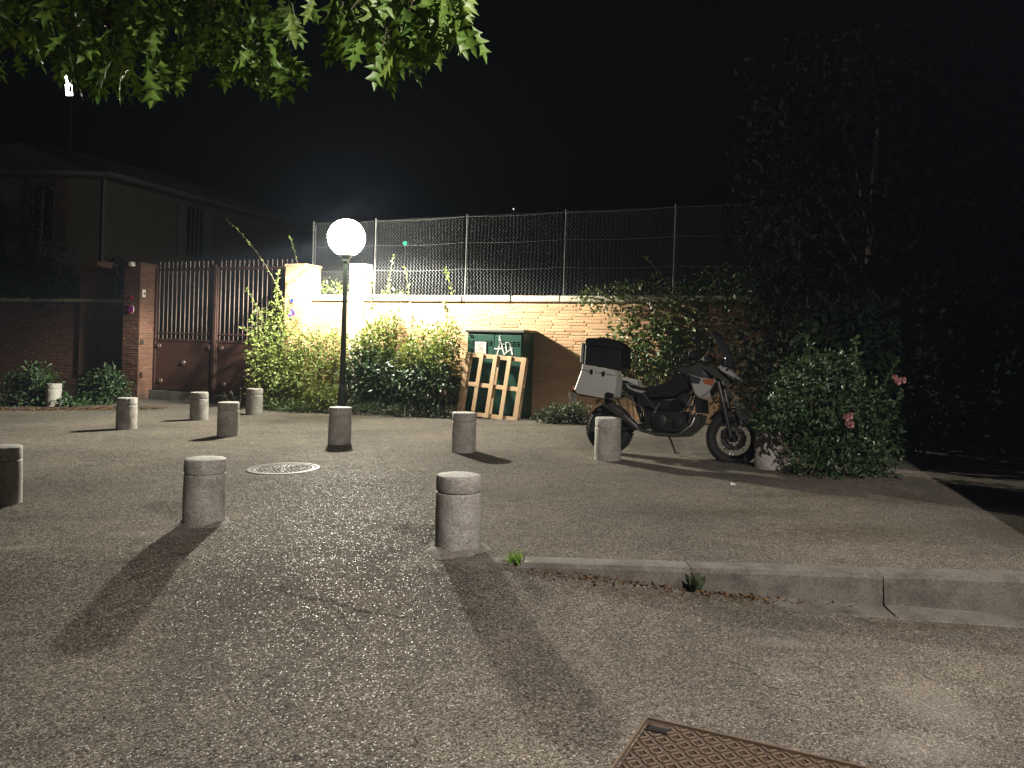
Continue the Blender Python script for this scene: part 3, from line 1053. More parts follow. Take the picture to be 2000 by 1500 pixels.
notice = empty('notice', cab.matrix_world @ Matrix.Translation(((a[0] + b[0]) / 2, -.03, (a[2] + b[2]) / 2)), 'white paper notice stuck on the cabinet door', 'notice')
nw, nh = (b[0] - a[0]) / 2, (a[2] - b[2]) / 2 + .03
MB().box(-nw, nw, -.007, -.005, -nh, nh).build('sheet', 'paper', notice)
mb = MB()
for r in range(9):
    z = nh - .03 - r * .026
    L = random.uniform(.5, .85) * nw
    mb.box(-L if r % 3 else -L * .6, L, -.0085, -.0078, z - .004, z + .004)
mb.build('print', 'bike_grey', notice)
strokes = [[(718, 190), (716, 250), (712, 330), (700, 400), (680, 465)], [(722, 240), (745, 320), (765, 400), (785, 470)], [(640, 382), (700, 384), (770, 380)],
           [(720, 192), (714, 215), (724, 235)], [(800, 300), (808, 340), (815, 400), (830, 430)], [(740, 330), (800, 300), (850, 288), (872, 320), (882, 380), (850, 410), (785, 468)],
           [(905, 380), (850, 410), (790, 465)], [(870, 330), (890, 400), (905, 470)]]
for st_ in strokes:
    mb = MB()
    pts = [Vector(cab_pt(x, y, -.029)) for x, y in st_]
    for i in range(len(pts) - 1):
        q0_, q1_ = pts[i], pts[i + 1]
        d = (q1_ - q0_).normalized()
        w = Vector((-d.z, 0, d.x)) * random.uniform(.011, .016)
        q1_ = q1_ + d * .006
        mb.add([q0_ - w, q1_ - w, q1_ + w, q0_ + w, q0_ - w + Vector((0, .003, 0)), q1_ - w + Vector((0, .003, 0)), q1_ + w + Vector((0, .003, 0)), q0_ + w + Vector((0, .003, 0))],
               [(0, 1, 2, 3), (7, 6, 5, 4), (0, 4, 5, 1), (1, 5, 6, 2), (2, 6, 7, 3), (3, 7, 4, 0)])
    mb.build('graffiti_stroke', 'paint_white', cab)

# pallet leaning on the cabinet
PB = M_WALL.inverted() @ on_ground(950, 818)
pa, pb = S(891, PB.y, 810), S(1012, PB.y, 810)
pwid = pb - pa
ptop_z = SZ(965, 693, CD0 - .12)[1]
gz = PB.z
lean_d = (CD0 - .11) - PB.y
plen = math.hypot(ptop_z - gz, lean_d)
pang = math.atan2(lean_d, ptop_z - gz)
skew = rad(3.1)
M_PAL = at_wall((pa + pb) / 2, PB.y, gz + .008) @ Matrix.Rotation(-pang, 4, 'X') @ Matrix.Rotation(skew, 4, 'Y')
pal = empty('pallet', M_PAL, 'wooden pallet leaning against the green cabinet', 'pallet')
hw = pwid / 2
for k in range(5):
    x = -hw + .06 + (pwid - .12) * k / 4
    w = .043 if k not in (0, 4) else .052
    MB().box(x - w, x + w, -.03, -.006, .01, plen - .01, None, .003).build('slat', 'pallet_wood', pal)
for z in (.055, plen * .5, plen - .055):
    MB().box(-hw, hw, -.005, .017, z - .043, z + .043, None, .003).build('crosspiece', 'pallet_wood', pal)
    for x in (-hw + .06, 0, hw - .06):
        MB().box(x - .05, x + .05, .018, .092, z - .05, z + .05, None, .004).build('block', 'pallet_wood', pal)
for x in (-hw + .06, 0, hw - .06):
    MB().box(x - .05, x + .05, .093, .113, .01, plen - .01, None, .003).build('bottom_board', 'pallet_wood', pal)

# ------------------------------------------------------------------ manhole cover and telecom cover
p = on_ground(554, 916)
mh = empty('manhole_cover', Matrix.Translation((p.x, p.y, .0)), 'round cast-iron manhole cover set in the asphalt', 'manhole cover')
RM = .425
MB().lathe([(RM + .005, -.08), (RM + .005, .010), (RM - .01, .014), (RM - .04, .013), (RM - .045, .004), (RM - .045, -.08)], 56, None, False).build('frame', 'cast_iron', mh, True, 35)
lid = MB().lathe([(RM - .052, -.08), (RM - .052, .006), (RM - .06, .009), (RM - .085, .009), (RM - .09, .003), (.004, .003)], 56).build('lid', 'cast_iron', mh, True, 35)
mb = MB()
for ring, (rr, n) in enumerate([(.30, 34), (.255, 29), (.21, 24), (.165, 18), (.12, 13), (.075, 8)]):
    for i in range(n):
        a = 2 * math.pi * i / n + ring * .2
        mb.box(-.016, .016, -.012, .012, .002, .011, Matrix.Translation((rr * math.cos(a), rr * math.sin(a), 0)) @ rot_z(a + .4), .003)
tag(mb.build('tread', 'cast_iron', lid), kind='stuff')
mb = MB()
for dx in (-.012, .012):
    mb.box(dx - .005, dx + .005, -.33, .33, .003, .012, rot_z(rad(14)), .002)
mb.build('rib', 'cast_iron', lid)
for dx in (-1, 1):
    mb = MB()
    mb.torus(.05, .01, 20, 6, Matrix.Translation((dx * .27, 0, .006)) @ Matrix.Rotation(rad(90), 4, 'X'), .7)
    mb.build('lifting_eye', 'cast_iron', lid, True)

zg = ground_z(.6, 3.45)
pc, pe, pd = on_ground(1266, 1406, zg), on_ground(1190, 1500, zg), on_ground(1640, 1492, zg)
ux = (pd - pc); uxn = Vector((ux.x, ux.y, 0)).normalized()
uyn = Vector((uxn.y, -uxn.x, 0))
TW, TL = .96, .92
ztc = max(ground_z(pc.x, pc.y), ground_z(pd.x, pd.y)) + .004
M_TC = Matrix(((uxn.x, -uyn.x, 0, pc.x), (uxn.y, -uyn.y, 0, pc.y), (0, 0, 1, ztc), (0, 0, 0, 1)))
tcv = empty('telecom_cover', M_TC, 'rusty rectangular iron inspection cover at the bottom of the picture', 'inspection cover')
MB().box(-.012, 0, -TL, 0, -.06, .012, None, .002).box(0, TW, .0, .012, -.06, .008, None, .002).box(TW, TW + .012, -TL, 0, -.06, .010, None, .002).box(0, TW, -TL - .012, -TL, -.06, .010, None, .002).build('frame', 'rusty_bar', tcv)
plate = MB().box(.008, TW - .008, -TL + .008, -.008, -.05, -.002, None, .003).build('plate', 'rusty_iron', tcv)
pitch, cnt = .047, 0
barm = [MB().box(-.019, .019, -.0045, .0045, -.003, .0055, None, .002).mesh('tread_bar', 'rusty_bar')]
rest = MB()
for j in range(int(TL / pitch) - 1):
    for i in range(int(TW / pitch) - 1):
        x, y = .04 + i * pitch, -.04 - j * pitch
        if x > TW - .03 or y < -TL + .03 or (x < .12 and y > -.12) or (x > TW - .12 and y > -.12):
            continue
        a = rad(45) if (i + j) % 2 else rad(-45)
        for off in (-.012, .012):
            M = Matrix.Translation((x, y, 0)) @ rot_z(a) @ Matrix.Translation((0, off, 0))
            if cnt < 300:
                o = put('tread_bar', barm[0], plate)
                o.matrix_local = M
                cnt += 1
            else:
                rest.box(-.019, .019, -.0045, .0045, -.003, .0055, M, .002)
if rest.v:
    tag(rest.build('tread_field', 'rusty_bar', plate), kind='stuff')
for x in (.065, TW - .065):
    mb = MB(); mb.box(x - .05, x + .05, -.075, -.05, -.004, .001).box(x - .05, x + .05, -.1, -.09, -.002, .005)
    mb.build('key_slot', 'black_plastic', plate)

# ------------------------------------------------------------------ motorcycle
rear_g, front_g = Vector((1.345, 10.72, 0)), Vector((2.825, 9.86, 0))
hd = (front_g - rear_g)
WB = hd.length
M_BIKE = Matrix.Translation(rear_g) @ UPR @ rot_z(math.atan2(hd.y, hd.x)) @ Matrix.Rotation(rad(-5), 4, 'X')
bike = empty('motorcycle', M_BIKE, 'adventure motorcycle with aluminium side case parked in front of the wall', 'motorcycle')

def bk(cx, cy, v=0.0):
    """pixel of the enlarged motorcycle picture -> (u, w) on the bike's lengthwise plane v"""
    p = on_plane(M_BIKE, 1020 + cx / 3.846, 620 + cy / 3.846, v)
    return (p.x, p.z)

def bpoly(name, pts, v0, v1, mt, inset=.015, parent=bike, plane=None):
    pl = v0 if plane is None else plane
    return MB().prism([bk(x, y, pl) for x, y in pts], v0, v1, inset).build(name, mt, parent, True, 35)

def b3(cx, cy, v):
    u, w = bk(cx, cy, v)
    return (u, v, w)

def wheel(u, r, w, spokes, label):
    T = Matrix.Translation((u, 0, r))
    tyre = MB().torus(r - w * .48, w * .48, 48, 12, None, 1.05)
    for i in range(48):      # tread blocks
        a = 2 * math.pi * i / 48
        for sd in (-1, 1):
            tyre.box(-.016, .016, sd * .004 if sd > 0 else -w * .36, w * .36 if sd > 0 else -.004, r - .014, r + .004, Matrix.Rotation(a + (.03 * sd), 4, 'Y'))
    wh = put('wheel', MB().torus(r - w * .96, .016, 48, 8, None, 2.2).mesh('wheel', 'bike_grey', True), bike)
    wh.matrix_local = T
    tyre.build('tyre', 'rubber', wh, True, 45)
    RX = Matrix.Rotation(rad(90), 4, 'X')
    MB().lathe([(.05, -.07), (.05, .07)], 16, RX).build('hub', 'engine_metal', wh, True, 40)
    mb = MB()
    for i in range(spokes):
        a = 2 * math.pi * i / spokes
        b = a + (.35 if i % 2 else -.35)
        sgn = 1 if (i // 2) % 2 else -1
        mb.tube([(.05 * math.cos(b), .05 * sgn, .05 * math.sin(b)), ((r - w) * math.cos(a), 0, (r - w) * math.sin(a))], .003, 5)
    mb.build('spokes', 'steel', wh, True)
    for sd in (-1, 1):
        mb = MB()
        n, ri, ro = 36, .095, .15
        vv, ff = [], []
        for i in range(n):
            a = 2 * math.pi * i / n
            wv = 1 + .03 * math.sin(a * 9)
            for (q, y) in ((ri, -.003), (ro * wv, -.003), (ro * wv, .003), (ri, .003)):
                vv.append((q * math.cos(a), y + sd * .062, q * math.sin(a)))
        for i in range(n):
            j = (i + 1) % n
            for k in range(4):
                l = (k + 1) % 4
                ff.append((i * 4 + k, j * 4 + k, j * 4 + l, i * 4 + l))
        mb.add(vv, ff)
        mb.build('brake_disc', 'steel', wh)
    return wh
wheel(0, .335, .15, 36, 'rear')
wheel(WB, .345, .115, 36, 'front')
hub_r, hub_f = Vector((0, 0, .335)), Vector((WB, 0, .345))
# swing arm, frame
for sd in (-1, 1):
    MB().tube([(0, sd * .11, .335), (.3, sd * .11, .37), (.62, sd * .09, .43)], [.03, .04, .045], 8).build('swingarm', 'engine_metal', bike, True)
    MB().tube([(.5, sd * .13, .86), (.72, sd * .15, .62), (.95, sd * .16, .5), (1.1, sd * .15, .68), (1.22, sd * .06, .98)], .016, 8).build('frame_tube', 'bike_grey', bike, True)
    MB().tube([(.2, sd * .13, .84), (.55, sd * .13, .62)], .012, 6).build('subframe_tube', 'steel', bike, True)
    MB().tube([(.62, sd * .17, .42), (.62, sd * .27, .41)], .014, 6).build('footpeg', 'steel', bike, True)
MB().tube([(.48, .0, .46), (.32, .0, .84)], .035, 10).build('shock_absorber', 'bike_grey', bike, True)
# engine: crankcase, two cylinders, covers
bpoly('crankcase', [(905, 700), (1010, 690), (1180, 700), (1285, 760), (1275, 830), (1180, 868), (990, 868), (905, 800)], -.17, .17, 'engine_metal', .03)
MB().lathe([(.115, 0), (.11, .03), (.085, .045), (.02, .05)], 22, Matrix.Translation((bk(1060, 780)[0], -.168, bk(1060, 780)[1])) @ Matrix.Rotation(rad(90), 4, 'X')).build('clutch_cover', 'engine_metal', bike, True, 35)
MB().lathe([(.075, 0), (.07, .025), (.02, .035)], 18, Matrix.Translation((bk(1200, 790)[0], -.168, bk(1200, 790)[1])) @ Matrix.Rotation(rad(90), 4, 'X')).build('water_pump_cover', 'engine_metal', bike, True, 35)
for (a, b_) in ((( 985, 700), (930, 610)), ((1160, 700), (1215, 600))):
    pa_, pb_ = Vector(b3(*a, 0)), Vector(b3(*b_, 0))
    ax = (pb_ - pa_).normalized()
    for k in range(7):
        q = pa_ + (pb_ - pa_) * (k / 6)
        rot = ax.to_track_quat('Z', 'Y').to_matrix().to_4x4()
        MB().box(-.085, .085, -.1, .1, -.008, .008, Matrix.Translation(q) @ rot, .006).build('cooling_fin', 'engine_metal', bike)
    MB().box(-.075, .075, -.09, .09, -.05, .06, Matrix.Translation(pb_) @ ax.to_track_quat('Z', 'Y').to_matrix().to_4x4(), .02).build('cylinder_head', 'engine_metal', bike)
# exhaust
MB().tube([b3(1310, 720, -.1), b3(1270, 810, -.17), b3(1170, 885, -.19), b3(1000, 872, -.2), b3(905, 850, -.2), b3(850, 820, -.2)], .026, 10).build('exhaust_pipe', 'steel', bike, True)
MB().tube([b3(870, 838, -.21), b3(850, 815, -.21), b3(720, 705, -.23), b3(640, 640, -.24), b3(622, 625, -.24)], [.03, .048, .062, .062, .045], 14).build('silencer', 'bike_grey', bike, True)
MB().box(-.05, .05, -.008, .0, -.012, .012, Matrix.Translation(b3(745, 720, -.30))).build('heat_shield', 'steel', bike)
# skid plate and crash bars
bpoly('skid_plate', [(1140, 872), (1205, 810), (1290, 722), (1345, 738), (1335, 800), (1290, 850), (1225, 897), (1130, 902), (985, 890), (980, 874)], -.15, .15, 'bike_grey', .012)
for sd in (-1, 1):
    MB().tube([b3(1215, 610, sd * .2), b3(1265, 690, sd * .27), b3(1255, 790, sd * .25), b3(1180, 850, sd * .16)], .013, 8).build('crash_bar', 'steel', bike, True)
MB().tube([b3(1030, 640, -.19), b3(990, 722, -.2)], .009, 6).build('brake_lever_rod', 'steel', bike, True)
# radiator
bpoly('radiator', [(1290, 600), (1345, 615), (1350, 720), (1300, 715)], -.17, .17, 'black_plastic', .01)
# seat, tail, tank
bpoly('seat', [(745, 470), (800, 500), (870, 530), (960, 532), (1080, 505), (1180, 450), (1235, 415), (1262, 450), (1275, 540), (1180, 600), (1000, 622), (880, 606), (790, 560), (745, 520)], -.14, .14, 'seat_vinyl', .035, bike, 0)
bpoly('tail_panel', [(770, 490), (820, 530), (930, 556), (905, 572), (850, 562), (790, 530)], -.165, .165, 'bike_white', .01, bike, -.16)
bpoly('side_cover', [(860, 570), (1000, 622), (1140, 622), (1120, 700), (980, 690), (880, 660)], -.15, .15, 'black_plastic', .02, bike, -.1)
bpoly('rear_mudguard', [(385, 560), (450, 590), (640, 620), (760, 600), (760, 560), (640, 560), (450, 530)], -.09, .09, 'black_plastic', .01, bike, 0)
bpoly('fuel_tank', [(1165, 390), (1200, 362), (1240, 348), (1345, 345), (1400, 380), (1410, 450), (1380, 520), (1300, 540), (1255, 500), (1225, 440)], -.17, .17, 'bike_grey', .05, bike, -.05)
for sd in (-1, 1):
    pts = [(1248, 425), (1330, 448), (1395, 455), (1450, 468), (1425, 520), (1395, 565), (1330, 608), (1292, 580), (1265, 500)]
    ys = (-.235, -.165) if sd < 0 else (.165, .235)
    sh = MB().prism([bk(x, y, -.23) for x, y in pts], ys[0], ys[1], .02).build('tank_shroud', 'bike_white', bike, True, 35)
    o1 = MB().prism([bk(x, y, -.23) for x, y in [(1352, 470), (1395, 458), (1449, 470), (1430, 510), (1375, 500)]], *((-.240, -.233) if sd < 0 else (.233, .240))).build('orange_flash', 'bike_orange', sh)
    MB().prism([bk(x, y, -.23) for x, y in [(1258, 432), (1345, 462), (1330, 500), (1270, 492)]], *((-.239, -.233) if sd < 0 else (.233, .239))).build('grey_flash', 'bike_grey', sh)
    MB().prism([bk(x, y, -.2) for x, y in [(1345, 372), (1420, 370), (1555, 480), (1530, 490), (1430, 440)]], *((-.20, -.10) if sd < 0 else (.10, .20)), .01).build('side_fairing', 'bike_grey', bike, True, 35)
bk_ = bpoly('beak', [(1465, 368), (1512, 351), (1560, 395), (1634, 470), (1585, 450), (1500, 408)], -.10, .10, 'bike_white', .012, bike, -.1)
for (x, y, r) in ((1540, 392, .02), (1606, 450, .009)):
    u, w = bk(x, y, -.1)
    MB().lathe([(r, 0), (r, .004)], 12, Matrix.Translation((u, -.102, w)) @ Matrix.Rotation(rad(90), 4, 'X')).build('beak_vent', 'black_plastic', bk_)
bpoly('headlight', [(1490, 300), (1560, 320), (1590, 390), (1530, 370), (1480, 350)], -.09, .09, 'black_plastic', .015, bike, 0)
# windscreen: thin curved sheet
mb = MB()
prof = [bk(x, y) for x, y in ((1600, 370), (1590, 300), (1545, 215), (1490, 120))]
nv = 9
for i, (u, w) in enumerate(prof):
    hw_ = .17 - .018 * i
    for k in range(nv):
        a = -1 + 2 * k / (nv - 1)
        mb.v.append((u - .10 * a * a, hw_ * a, w))
for i in range(3):
    for k in range(nv - 1):
        mb.f.append((i * nv + k, i * nv + k + 1, i * nv + nv + k + 1, i * nv + nv + k))
ws = mb.build('windscreen', 'screen_smoke', bike, True)
sm = ws.modifiers.new('thickness', 'SOLIDIFY'); sm.thickness = .006
# handlebar, grips, guards, mirrors
hb = Vector(b3(1345, 320, 0))
MB().tube([hb + Vector((-.12, -.42, .02)), hb + Vector((-.04, -.24, .04)), hb + Vector((.02, -.08, -.02)), hb + Vector((.02, .08, -.02)), hb + Vector((-.04, .24, .04)), hb + Vector((-.12, .42, .02))], .012, 8).build('handlebar', 'steel', bike, True)
for sd in (-1, 1):
    MB().tube([hb + Vector((-.125, sd * .43, .02)), hb + Vector((-.075, sd * .31, .035))], .018, 8).build('grip', 'rubber', bike, True)
    MB().prism([(hb.x - .06, hb.z - .03), (hb.x + .06, hb.z - .02), (hb.x + .09, hb.z + .05), (hb.x + .0, hb.z + .1), (hb.x - .05, hb.z + .07)], *sorted((sd * .28, sd * .45)), .02).build('hand_guard', 'black_plastic', bike, True, 35)
    mi = MB().tube([hb + Vector((-.03, sd * .26, .04)), hb + Vector((.02, sd * .32, .2))], .006, 6).build('mirror', 'black_plastic', bike, True)
    MB().lathe([(.0, -.012), (.055, -.01), (.06, .005), (.055, .012)], 16, Matrix.Translation(hb + Vector((.02, sd * .36, .235))) @ Matrix.Rotation(rad(90), 4, 'Y') @ Matrix.Diagonal((.75, 1.3, 1, 1))).build('mirror_head', 'black_plastic', mi, True, 35)
MB().box(-.05, .02, -.09, .09, -.05, .05, Matrix.Translation(hb + Vector((.11, 0, .02))) @ Matrix.Rotation(rad(-35), 4, 'Y'), .012).build('instrument_panel', 'black_plastic', bike)
# fork, fender
for sd in (-1, 1):
    top = Vector(b3(1470, 400, 0)); top.y = sd * .11
    low = Vector((WB, sd * .11, .34))
    mid_ = top + (low - top) * .5
    MB().tube([top, mid_], .027, 10).build('fork_tube', 'bike_grey', bike, True)
    MB().tube([mid_ + (top - low) * .04, low], [.034, .03], 10).build('fork_leg', 'engine_metal', bike, True)
    MB().box(-.03, .05, -.015, .015, -.06, .05, Matrix.Translation((WB - .11, sd * .085, .40)), .008).build('brake_caliper', 'engine_metal', bike)
mb = MB()
n, wv = 12, .075
for i in range(n + 1):
    a = rad(20 + 125 * i / n)
    for (r_, y) in ((.372, -wv), (.392, -wv * .5), (.395, 0), (.392, wv * .5), (.372, wv)):
        mb.v.append((WB + r_ * math.cos(a), y, .345 + r_ * math.sin(a)))
for i in range(n):
    for k in range(4):
        mb.f.append((i * 5 + k, i * 5 + k + 1, i * 5 + 6 + k, i * 5 + 5 + k))
fe = mb.build('front_mudguard', 'black_plastic', bike, True)
fe.modifiers.new('thickness', 'SOLIDIFY').thickness = .005
# side stand
MB().tube([b3(1090, 880, .14), b3(1108, 905, .16), b3(1150, 1015, .22)], .014, 8).box(-.03, .04, -.02, .03, -.008, .008, Matrix.Translation(b3(1155, 1018, .22))).build('side_stand', 'steel', bike, True)
# cases
def case(name, pts, lidpts, v0, v1, bodymat, lidmat, plane):
    P0 = [bk(x, y, plane) for x, y in pts]
    c_ = MB().prism(P0, v0, v1, .018, .018).build(name, bodymat, bike, True, 25)
    if lidpts:
        MB().prism([bk(x, y, plane) for x, y in lidpts], v0 - .006, v1 + .006, .014, .02).build('lid', lidmat, c_, True, 25)
    return c_
pn = case('side_case', [(441, 396), (706, 443), (690, 596), (642, 616), (412, 573), (388, 542)], [(450, 352), (690, 396), (707, 436), (442, 390)], -.52, -.27, 'aluminium', 'aluminium', -.52)
MB().prism([bk(x, y, -.527) for x, y in [(642, 560), (690, 575), (688, 598), (642, 618), (620, 612), (620, 572)]], -.531, -.524).build('corner_guard', 'black_plastic', pn)
MB().prism([bk(x, y, -.527) for x, y in [(650, 436), (706, 446), (692, 590), (640, 578)]], -.5255, -.5215).build('front_panel', 'aluminium', pn)
for x in (520, 610):
    u, w = bk(x, 395 + (x - 450) * .17, -.53)
    MB().box(-.02, .02, -.012, .0, -.035, .03, Matrix.Translation((u, -.528, w)), .004).build('latch', 'black_plastic', pn)
MB().prism([bk(x, y, -.52) for x, y in [(441, 396), (706, 443), (690, 596), (412, 573)]], .27, .48, .018, .018).build('side_case', 'aluminium', bike, True, 25)
tcs = case('top_case', [(472, 205), (735, 240), (735, 372), (700, 394), (462, 352)], [(470, 168), (482, 153), (640, 152), (700, 178), (737, 212), (736, 238), (471, 203)], -.21, .21, 'black_plastic', 'black_plastic', -.21)
MB().box(-.008, .0, -.17, .17, -.12, .16, Matrix.Translation((bk(470, 280, 0)[0] + .02, 0, bk(470, 280, 0)[1])), .004).build('rear_plate', 'aluminium', tcs)
MB().box(-.2, .25, -.12, .12, -.012, .012, Matrix.Translation(b3(600, 405, 0)), .006).build('rear_rack', 'steel', bike)
u, w = bk(395, 600)
pl_ = MB().box(-.005, .005, -.1, .1, -.07, .07, Matrix.Translation((u - .03, 0, w)) @ Matrix.Rotation(rad(-20), 4, 'Y'), .002).build('number_plate', 'sign_white', bike)
MB().lathe([(.035, 0), (.03, .02), (.01, .028)], 12, Matrix.Translation((u - .01, 0, w + .12)) @ Matrix.Rotation(rad(-90), 4, 'Y')).build('tail_light', 'sign_red', bike, True)
# lock chain hung on the fork
pts = [Vector(b3(x, y, -.17)) for x, y in ((1530, 490), (1548, 545), (1575, 600), (1600, 655), (1628, 710), (1648, 765), (1640, 815))]
ch = empty('lock_chain', M_BIKE @ Matrix.Translation(pts[3]), 'steel lock chain hanging beside the motorcycle fork', 'chain')
dense = []
for i in range(len(pts) - 1):
    L = (pts[i + 1] - pts[i]).length
    for k in range(max(1, int(round(L / .036)))):
        dense.append((pts[i] + (pts[i + 1] - pts[i]) * (k / max(1, int(round(L / .036)))), (pts[i + 1] - pts[i]).normalized()))
lm = MB().torus(.016, .0045, 14, 6, Matrix.Diagonal((1, 1, 1.6, 1))).mesh('link', 'steel', True)
for i, (q, d) in enumerate(dense):
    o = put('link', lm, ch)
    o.matrix_local = Matrix.Translation(q - pts[3]) @ d.to_track_quat('Z', 'Y').to_matrix().to_4x4() @ rot_z(rad(90) * (i % 2) + .4)

# ------------------------------------------------------------------ planting along the wall
def plant(name, M, label, cat, parts, group=None):
    """parts: list of (part name, mesh, kind)"""
    e = empty(name, M, label, cat, group)
    for nm, me, kd in parts:
        o = put(nm, me, e)
        if kd:
            o['kind'] = kd
    return e

def stems(bases, tips, r=.012):
    mb = MB()
    for a, b in zip(bases, tips):
        a, b = Vector(a), Vector(b)
        m_ = (a + b) / 2 + Vector((random.uniform(-.1, .1), random.uniform(-.1, .1), .05))
        mb.tube([a, m_, b], r, 5, r * .3)
    return mb

def shrub(name, M, label, ells, n, size, lm_, shell=.5, droop=.35, up=.5, nst=14, sprigs=(), extra=None, group=None, zmin=.02, cat='shrub'):
    wire = MB()
    V = [leaves_from(ells, n, size, shell, droop, up, zmin)]
    if extra:
        V.append(leaves_from(extra[0], extra[1], extra[2], .3, droop, up, zmin))
    for i in range(nst):
        e = random.choice(ells)
        wire.tube([(e[0] * .6 + random.uniform(-.15, .15), e[1] + random.uniform(-.1, .1), -.1), (e[0] * .9, e[1], e[2] * .6), (e[0] + random.uniform(-.7, .7) * e[3], e[1] + random.uniform(-.6, .6) * e[4], e[2] + random.uniform(.2, .85) * e[5])], .014, 5, .004)
    for sp in sprigs:
        V.append(sprig(sp[0], sp[1], sp[2], sp[3], sp[4], wire))
    V = np.concatenate(V)
    return plant(name, M, label, cat, [('foliage', np_mesh('foliage', V, LEAF_F, lm_), 'stuff'), ('stems', wire.mesh('stems', 'twig_bark', True), 'stuff')], group)

def wl(px, py, d):
    p = on_plane(M_WALL, px, py, d)
    return p
HG = 'shrubs of the hedge along the wall'
def hedge(px, d, zoff=0.0):
    p = on_plane(M_WALL, px, 700, d)
    g = M_WALL @ Vector((p.x, d, 0))
    return Matrix.Translation((g.x, g.y, 0)) @ UPR @ rot_z(YAW), g
# leftmost: tall loose climber reaching up past the gate pillar, long arching shoots
M, g = hedge(545, -.85)
Mi = M.inverted()
def loc(px, py, D):
    return Mi @ at_depth(px, py, D)
DG = g.y
shrub('climbing_shrub', M, 'tall loose yellow-green shrub with long arching shoots beside the gate',
      [(-.25, 0, .75, .65, .5, .75), (.1, .1, 1.45, .55, .4, .7), (-.45, -.05, 1.35, .45, .35, .55), (.3, .0, .8, .6, .5, .7), (-.2, .15, 2.05, .42, .3, .55), (-.62, 0, 1.85, .25, .25, .5)],
      4200, .075, 'privet_leaf', .35, .3, .6, 26,
      [(loc(560, 600, DG), loc(442, 428, DG - .1), (.25, 0, .22), 70, .05), (loc(600, 600, DG), loc(566, 462, DG), (.05, 0, .1), 40, .05),
       (loc(520, 640, DG), loc(482, 565, DG), (-.03, 0, .1), 40, .06), (loc(540, 600, DG), loc(545, 530, DG), (-.06, 0, 0), 60, .07), (loc(500, 660, DG), loc(470, 640, DG), (0, 0, .1), 22, .06),
       (loc(560, 560, DG), loc(610, 520, DG + .1), (0, 0, .1), 50, .075), (loc(520, 700, DG), loc(485, 690, DG - .1), (0, 0, .08), 24, .06)], None, HG)
# centre-left mass of small leaves
M, g = hedge(622, -.8)
shrub('hedge_shrub', M, 'dense yellow-green shrub just left of the lamp post',
      [(-.3, 0, .7, .55, .5, .7), (.3, 0, .65, .55, .45, .65), (0, .1, 1.3, .6, .42, .55), (.35, .15, 1.35, .45, .35, .5), (-.4, .1, 1.4, .45, .35, .5)], 3800, .075, 'privet_leaf', .4, .3, .6, 20, (), None, HG)
M, g = hedge(640, -1.15)
shrub('low_shrub', M, 'low pale-leaved bush at the foot of the lamp post', [(-.2, 0, .28, .5, .3, .32), (.25, .05, .3, .35, .28, .35)], 900, .07, 'privet_leaf', .3, .2, .8, 8, (), None, HG)
# ivy-dark mass right of the lamp
Mv, g = hedge(735, -.7)
Mi = Mv.inverted(); DG = g.y
shrub('ivy_shrub', Mv, 'dark glossy ivy-like shrub right of the lamp post',
      [(-.3, 0, .6, .6, .5, .62), (.35, 0, .65, .6, .5, .66), (0, .05, 1.05, .65, .42, .42), (-.5, .1, .9, .4, .35, .5)], 2900, .095, 'ivy_leaf', .5, .6, .3, 18, (), None, HG)
shrub('reddish_shrub', Mv @ Matrix.Translation((-.05, .25, 0)), 'light shrub with reddish shoots above the dark ivy by the lamp post',
      [(-.1, 0, 1.5, .55, .3, .5), (.1, .05, 1.9, .4, .22, .35), (-.45, 0, 1.4, .35, .28, .4)], 1900, .08, 'privet_leaf', .3, .4, .6, 14,
      [((-.1, 0, 1.9), (.05, .3, 3.5), (.1, 0, .1), 36, .06), ((.3, 0, 1.6), (.38, .15, 2.5), (.05, 0, 0), 26, .07)], None, HG)
M, g = hedge(840, -.7)
Mi = M.inverted(); DG = g.y
shrub('hedge_shrub', M, 'bushy lit shrub touching the left side of the green cabinet',
      [(-.35, .05, 1.15, .5, .4, .55), (.2, .05, 1.1, .5, .42, .6), (.35, .05, 1.55, .35, .3, .45), (-.2, .1, 1.5, .45, .3, .4)], 3300, .08, 'privet_leaf', .35, .3, .6, 18,
      [(loc(872, 640, DG), loc(868, 585, DG), (.05, 0, 0), 40, .075), (loc(885, 580, DG + .5), loc(870, 520, DG + .5), (.02, 0, 0), 24, .085), (loc(730, 610, DG), loc(716, 522, DG + .3), (.05, 0, .05), 36, .085), (loc(800, 600, DG), loc(790, 520, DG + .5), (.05, 0, .05), 20, .06)], None, HG)
M, g = hedge(830, -.85)
shrub('ivy_shrub', M, 'dark glossy ivy-like shrub at the foot of the hedge near the pallet', [(-.35, 0, .5, .55, .45, .55), (.3, 0, .55, .55, .45, .6), (0, 0, .85, .5, .4, .35)], 2400, .1, 'ivy_leaf', .5, .6, .3, 14, (), None, HG)
M, g = hedge(790, -1.25)
shrub('grey_weeds', M, 'fine grey-green weeds along the foot of the hedge', [(x, random.uniform(-.1, .1), .1, .4, .22, .17) for x in (-1.3, -.7, -.1, .5, 1.0)], 2200, .05, 'grey_leaf', .1, -.4, .9, 10, (), None, None, .0, 'weeds')
M, g = hedge(560, -1.3)
shrub('grey_weeds', M, 'short dark weeds under the left end of the hedge', [(x, random.uniform(-.1, .1), .1, .4, .22, .18) for x in (-.5, 0, .5, 1.0)], 1300, .06, 'hedge_leaf', .1, -.3, .9, 10, (), None, None, .0, 'weeds')
